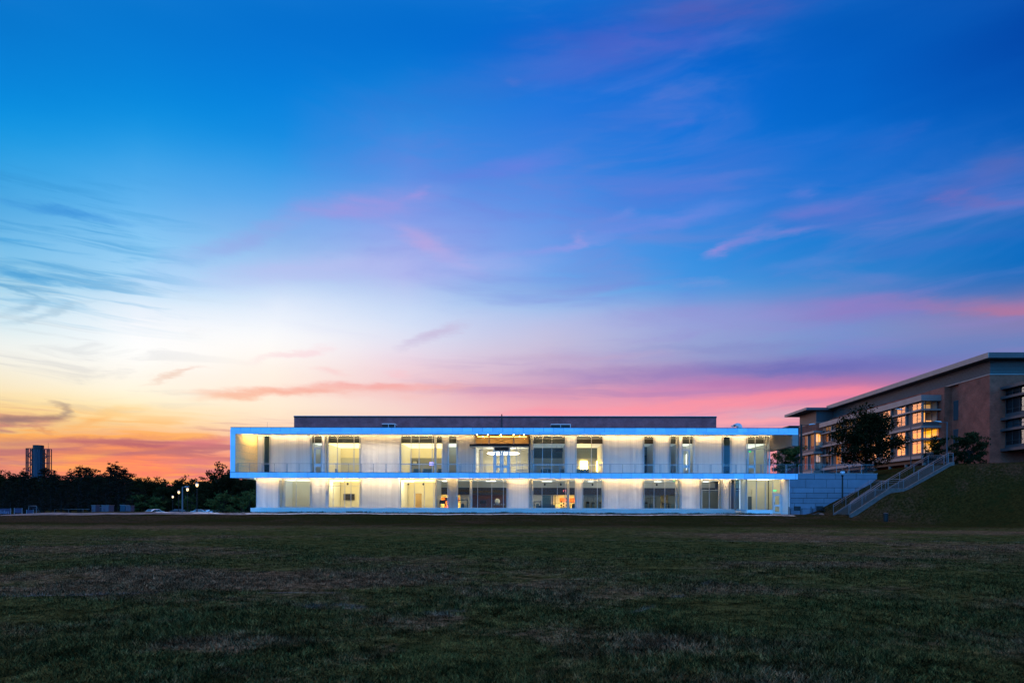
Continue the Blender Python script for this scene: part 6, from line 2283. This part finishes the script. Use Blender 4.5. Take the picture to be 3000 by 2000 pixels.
p = at(1022.5, 1455, 92.8)
tv = thing('television', 'large black wall television in the bright ground floor room', 'television', (p.x, 92.8, p.z - .4))
MB().box(p.x - .75, p.x + .75, 92.80, 92.88, p.z - .42, p.z + .42).build('casing', M['black_metal'], tv, bevel=.01)
MB().box(p.x - .71, p.x + .71, 92.79, 92.798, p.z - .38, p.z + .38).build('screen', M['rubber'], tv)
MB().box(p.x - .2, p.x + .2, 92.881, 92.99, p.z - .2, p.z + .2).build('bracket', M['steel'], tv)
for k, (px, w) in enumerate(((1185, 1.2), (1222, 1.6), (1250, 1.2), (1266, .7))):
    x = fl(px, 91)
    bn = thing('low_bench', ['low dark bench, leftmost below the cream wall', 'low dark bench in front of the oak door', 'low dark bench right of the oak door', 'short dark bench beside the first gym column'][k], 'bench', (x, 91, z1), group='low benches in the cream exercise room')
    MB().box(x - w / 2, x + w / 2, 91, 91.4, z1 + .50, z1 + .62).build('seat', M['black_metal'], bn, bevel=.01)
    for sx in (-1, 1):
        MB().box(x + sx * w / 2 * .85 - .03, x + sx * w / 2 * .85 + .03, 91.05, 91.35, z1, z1 + .499).build('leg', M['black_metal'], bn)


def treadmill(px, Y, label, mat='machine'):
    x = fl(px, Y)
    t = thing('treadmill', label, 'treadmill', (x, Y, z1), group='treadmills in the gym')
    MB().box(x - .42, x + .42, Y, Y + 1.9, z1, z1 + .22).build('deck', M[mat], t, bevel=.03)
    MB().box(x - .27, x + .27, Y + .2, Y + 1.8, z1 + .221, z1 + .24).build('belt', M['rubber'], t)
    for s in (-1, 1):
        MB().tube((x + s * .38, Y + .3, z1 + .2), (x + s * .36, Y + .15, z1 + 1.25), .04, n=8).build('upright', M[mat], t)
        MB().tube((x + s * .36, Y + .15, z1 + 1.2), (x + s * .36, Y + .85, z1 + 1.05), .03, n=8).build('handlebar', M[mat], t)
    MB().prism([(x - .42, Y + .05, z1 + 1.15), (x + .42, Y + .05, z1 + 1.15), (x + .36, Y, z1 + 1.62), (x - .36, Y, z1 + 1.62)], (0, .14, 0)).build('console', M['rubber'], t, bevel=.02)


treadmill(1296, 88.2, 'black treadmill against the yellow and orange light, leftmost gym machine')
treadmill(1415, 89.2, 'dark teal treadmill in front of the maroon wall')


def cable_machine(px, Y, w, h, label, arms=True):
    x = fl(px, Y)
    t = thing('cable_machine', label, 'gym machine', (x, Y, z1), group='cable machines in the gym')
    f = MB()
    for s in (-1, 1):
        f.box(x + s * w / 2 - .05, x + s * w / 2 + .05, Y, Y + .1, z1, z1 + h)
        f.box(x + s * w / 2 - .05, x + s * w / 2 + .05, Y - .5, Y + .6, z1, z1 + .08)
    f.box(x - w / 2, x + w / 2, Y, Y + .1, z1 + h - .1, z1 + h)
    f.build('frame', M['machine'], t)
    MB().box(x - .2, x + .2, Y + .12, Y + .4, z1 + .1, z1 + h * .62).build('weight_stack', M['rubber'], t)
    s = MB().box(x - .25, x + .25, Y - .5, Y - .05, z1 + .42, z1 + .52).box(x - .05, x + .05, Y - .32, Y - .22, z1, z1 + .419)
    s.build('seat', M['fabric'], t)
    MB().box(x - .18, x + .18, Y - .05, Y - .001, z1 + .55, z1 + 1.2).build('back_pad', M['fabric'], t)
    if arms:
        for s_ in (-1, 1):
            MB().tube((x + s_ * w * .3, Y, z1 + h - .1), (x + s_ * w * .42, Y - .35, z1 + h * .62), .025, n=6).build('arm', M['machine'], t)


cable_machine(1355, 88.6, 1.3, 1.7, 'thin framed pull machine beside the pale column', arms=False)
cable_machine(1575, 88.6, .9, 1.5, 'small pulley machine just right of the first white column in the second gym window')
cable_machine(1680, 88.6, .8, 1.4, 'weight machine at the right edge of the orange lit gym window')
cable_machine(1722, 88.8, 1.4, 2.4, 'tall cable machine in the narrow dark gym window')
cable_machine(1738, 90.2, 1.6, 2.2, 'second cable machine, behind the tall one in the narrow window')
cable_machine(1760, 88.6, .9, 2.3, 'tall machine cut off by the window edge of the narrow gym window')
cable_machine(1893, 88.7, 1.1, 2.3, 'tall multi gym at the left of the last gym window')
cable_machine(1908, 89.7, 1.2, 2.0, 'second machine beside the multi gym in the last gym window')
cable_machine(1950, 88.9, .9, 1.3, 'pale edged weight machine in front of the lit doorway')
cable_machine(1970, 89.4, 1.1, 1.2, 'low seated machine near the exit sign column')

# dumbbell rack
x0_, x1_ = fl(1444, 89.4), fl(1481, 89.4)
dr = thing('dumbbell_rack', 'two tier rack full of dumbbells under the maroon wall', 'rack', ((x0_ + x1_) / 2, 89.4, z1))
for s in (x0_, x1_):
    MB().prism([(s - .04, 89.3, z1), (s - .04, 89.9, z1), (s - .04, 89.8, z1 + 1.15), (s - .04, 89.6, z1 + 1.15)], (.08, 0, 0)).build('side_frame', M['machine'], dr)
for k, z_ in enumerate((.45, .95)):
    MB().box(x0_ + .05, x1_ - .05, 89.35, 89.75, z1 + z_, z1 + z_ + .04).build('shelf', M['machine'], dr)
nd = 0
for k, z_ in enumerate((.49, .99)):
    for i in range(5):
        xx = x0_ + .2 + (x1_ - x0_ - .4) * i / 4
        nd += 1
        d = MB().tube((xx, 89.36, z1 + z_ + .09), (xx, 89.72, z1 + z_ + .09), .02, n=6).tube((xx, 89.34, z1 + z_ + .09), (xx, 89.44, z1 + z_ + .09), .085, n=8).tube((xx, 89.62, z1 + z_ + .09), (xx, 89.72, z1 + z_ + .09), .085, n=8)
        do = d.build('dumbbell', M['steel'], None)
        do.location = (0, 0, 0)
        tag(do, 'dumbbell on the %s shelf of the rack' % ('lower' if k == 0 else 'upper'), 'dumbbell', 'dumbbells on the rack')
# exercise ball
p = at(1457, 1468, 90.3)
MB2 = MB().lathe([(.02, p.z - .38), (.17, p.z - .34), (.31, p.z - .21), (.37, p.z), (.31, p.z + .21), (.17, p.z + .34), (.02, p.z + .38)], p.x, 90.3, 18)
eb = MB2.build('exercise_ball', M['cream'], None, smooth=True)
tag(eb, 'large pale exercise ball above the dumbbell rack', 'exercise ball')
bs_ = MB().box(p.x - .3, p.x + .3, 90.1, 90.5, p.z - .43, p.z - .39).build('ball_shelf', M['machine'], None)
tag(bs_, 'narrow wall bracket shelf carrying the pale exercise ball', 'shelf')
# plate tree
x = fl(1653, 88.6)
pt_ = thing('plate_tree', 'upright stand with round black weight plates against the orange wall', 'weight stand', (x, 88.6, z1))
MB().box(x - .03, x + .03, 88.6, 88.66, z1, z1 + 2.35).box(x + .32, x + .37, 88.6, 88.66, z1, z1 + 2.2).box(x - .5, x + .5, 88.4, 88.9, z1, z1 + .06).build('frame', M['steel'], pt_)
for (dx, dz, r_) in ((-.38, 1.45, .12), (-.08, 1.2, .12), (.3, 1.85, .13), (.3, 1.45, .13), (-.38, .98, .14), (-.1, .85, .1), (.3, .98, .15), (-.36, .5, .25), (-.02, .62, .12), (.3, .52, .15)):
    MB().tube((x + dx, 88.50, z1 + dz), (x + dx, 88.58, z1 + dz), r_, n=14).build('weight_plate', M['rubber'], pt_)
    MB().tube((x + dx, 88.585, z1 + dz), (x + dx + (.03 if dx < 0 else -.0), 88.61, z1 + dz), .03, n=6).build('peg', M['steel'], pt_)
# power rack / low bench wall
x = fl(1605, 89.5)
pr = thing('power_rack', 'wide dark weight rack with barbell frames in the second gym window', 'gym machine', (x, 89.5, z1))
f = MB()
for xx in (x - .9, x + .6, x + .95):
    f.box(xx - .05, xx + .05, 89.5, 89.6, z1, z1 + (2.3 if xx > x else 1.6))
f.box(x - .9, x + .95, 89.5, 89.58, z1 + 1.0, z1 + 1.08).box(x + .6, x + 1.6, 89.5, 89.56, z1 + 1.2, z1 + 1.26)
f.build('frame', M['machine'], pr)
MB().box(x - 1.2, x + .9, 89.7, 90.4, z1, z1 + .95).build('storage_box', M['machine'], pr, bevel=.02)
MB().box(x - .75, x + .45, 90.5, 90.54, z1 + .96, z1 + 2.3).build('mesh_panel', M['fabric'], pr)

# upper floor furniture
z2 = ZFL2


def armchair(px, Y, z, label, w=.8, mat='fabric'):
    x = xat(px, Y, 1370)
    t = thing('armchair', label, 'armchair', (x, Y, z), group='blue grey lounge chairs on the upper floor')
    MB().box(x - w / 2 + .1, x + w / 2 - .1, Y + .0, Y + .65, z + .18, z + .45).build('seat', M[mat], t, bevel=.04)
    MB().box(x - w / 2, x + w / 2, Y + .66, Y + .82, z + .18, z + .98).build('backrest', M[mat], t, bevel=.04)
    for s in (-1, 1):
        MB().box(x + s * (w / 2 - .09) - .045, x + s * (w / 2 - .09) + .045, Y, Y + .65, z + .18, z + .64).build('armrest', M[mat], t, bevel=.02)
        for yy in (Y + .06, Y + .6):
            MB().tube((x + s * (w / 2 - .12), yy, z), (x + s * (w / 2 - .12), yy, z + .18), .02, n=6).build('leg', M['black_metal'], t)


armchair(1219, 88.6, z2, 'blue grey lounge chair below the framed picture', .9)
armchair(1250, 88.6, z2, 'wide blue grey lounge seat left of the glowing monitor', 1.2)
armchair(1287, 88.8, z2, 'small blue grey chair at the right end of the big upper window', .6)
armchair(1694, 88.7, z2, 'dark lounge chair left of the yellow doorway', .7)
armchair(1712, 88.9, z2, 'low dark sofa in front of the yellow doorway', 1.3)
armchair(1648, 88.9, z2, 'dark chair in the bluish upper room by the right mullion', .6)


def desk(px, Y, z, w, label, mat='grey_paint'):
    x = xat(px, Y, 1370)
    t = thing('counter', label, 'counter', (x, Y, z))
    MB().box(x - w / 2, x + w / 2, Y, Y + .6, z, z + 1.05).build('base', M[mat], t)
    MB().box(x - w / 2 - .05, x + w / 2 + .05, Y - .05, Y + .65, z + 1.052, z + 1.10).build('countertop', M['white_paint'], t)


desk(1599, 90.5, z2, 1.3, 'dark tall cabinet counter below the projector light in the bluish upper room', 'fabric')
desk(1528, 91.5, z2, 1.6, 'pale reception counter at the right of the entrance lobby', 'cream_dim')
desk(976, 92.0, z2, 1.0, 'low counter at the left of the bright upper room', 'grey_paint')
p = at(1264, 1358, 90.0)
mo = thing('monitor', 'monitor glowing violet blue in the big upper left window', 'monitor', (p.x, 90, z2))
MB().box(p.x - .30, p.x + .30, 90.0, 90.05, p.z - .26, p.z + .26).build('casing', M['black_metal'], mo)
MB().box(p.x - .27, p.x + .27, 89.99, 89.998, p.z - .23, p.z + .23).build('screen', M['screen'], mo)
MB().tube((p.x, 90.03, z2), (p.x, 90.03, p.z - .26), .03, n=8).build('stand', M['steel'], mo)
p = at(1215, 1354, 94.8)
pf = thing('picture_frame', 'dark framed picture on the rear wall of the big upper left room', 'picture', (p.x, 94.8, p.z - .3))
MB().box(p.x - .38, p.x + .38, 94.80, 94.87, p.z - .26, p.z + .26).build('frame', M['black_metal'], pf)
MB().box(p.x - .30, p.x + .30, 94.79, 94.798, p.z - .18, p.z + .18).build('print', M['cream_dim'], pf)
p = at(1638, 1317, 90)
sp_ = thing('projector_screen', 'dark projector screen case hanging in the bluish upper room', 'screen', (p.x, 90, p.z))
MB().box(p.x - .5, p.x + .5, 90, 90.3, p.z - .25, p.z + .25).build('case', M['plenum'], sp_)
MB().tube((p.x - .3, 90.15, p.z + .25), (p.x - .3, 90.15, ZC2), .015, n=5).tube((p.x + .3, 90.15, p.z + .25), (p.x + .3, 90.15, ZC2), .015, n=5).build('hanger', M['steel'], sp_)
# ceiling speakers in the gym and ground floor rooms
for i, (px, w) in enumerate(((1018.5, 'ground room with the television'), (1196, 'cream exercise room, left one'), (1240, 'cream exercise room, right one'), (1596, 'second gym window, left one'), (1643, 'second gym window, right one'), (1736, 'narrow gym window'), (1924, 'last gym window'))):
    x = fl(px, 88.4)
    t = thing('ceiling_speaker', 'small dark speaker hanging under the ceiling of the ' + w, 'speaker', (x, 88.4, 4.4), group='hanging ceiling speakers')
    MB().lathe([(.05, 4.36), (.12, 4.42), (.12, 4.60), (.04, 4.66)], x, 88.4, 12).build('casing', M['black_metal'], t)
    MB().tube((x, 88.4, 4.655), (x, 88.4, 4.95), .012, n=5).build('hanger', M['steel'], t)
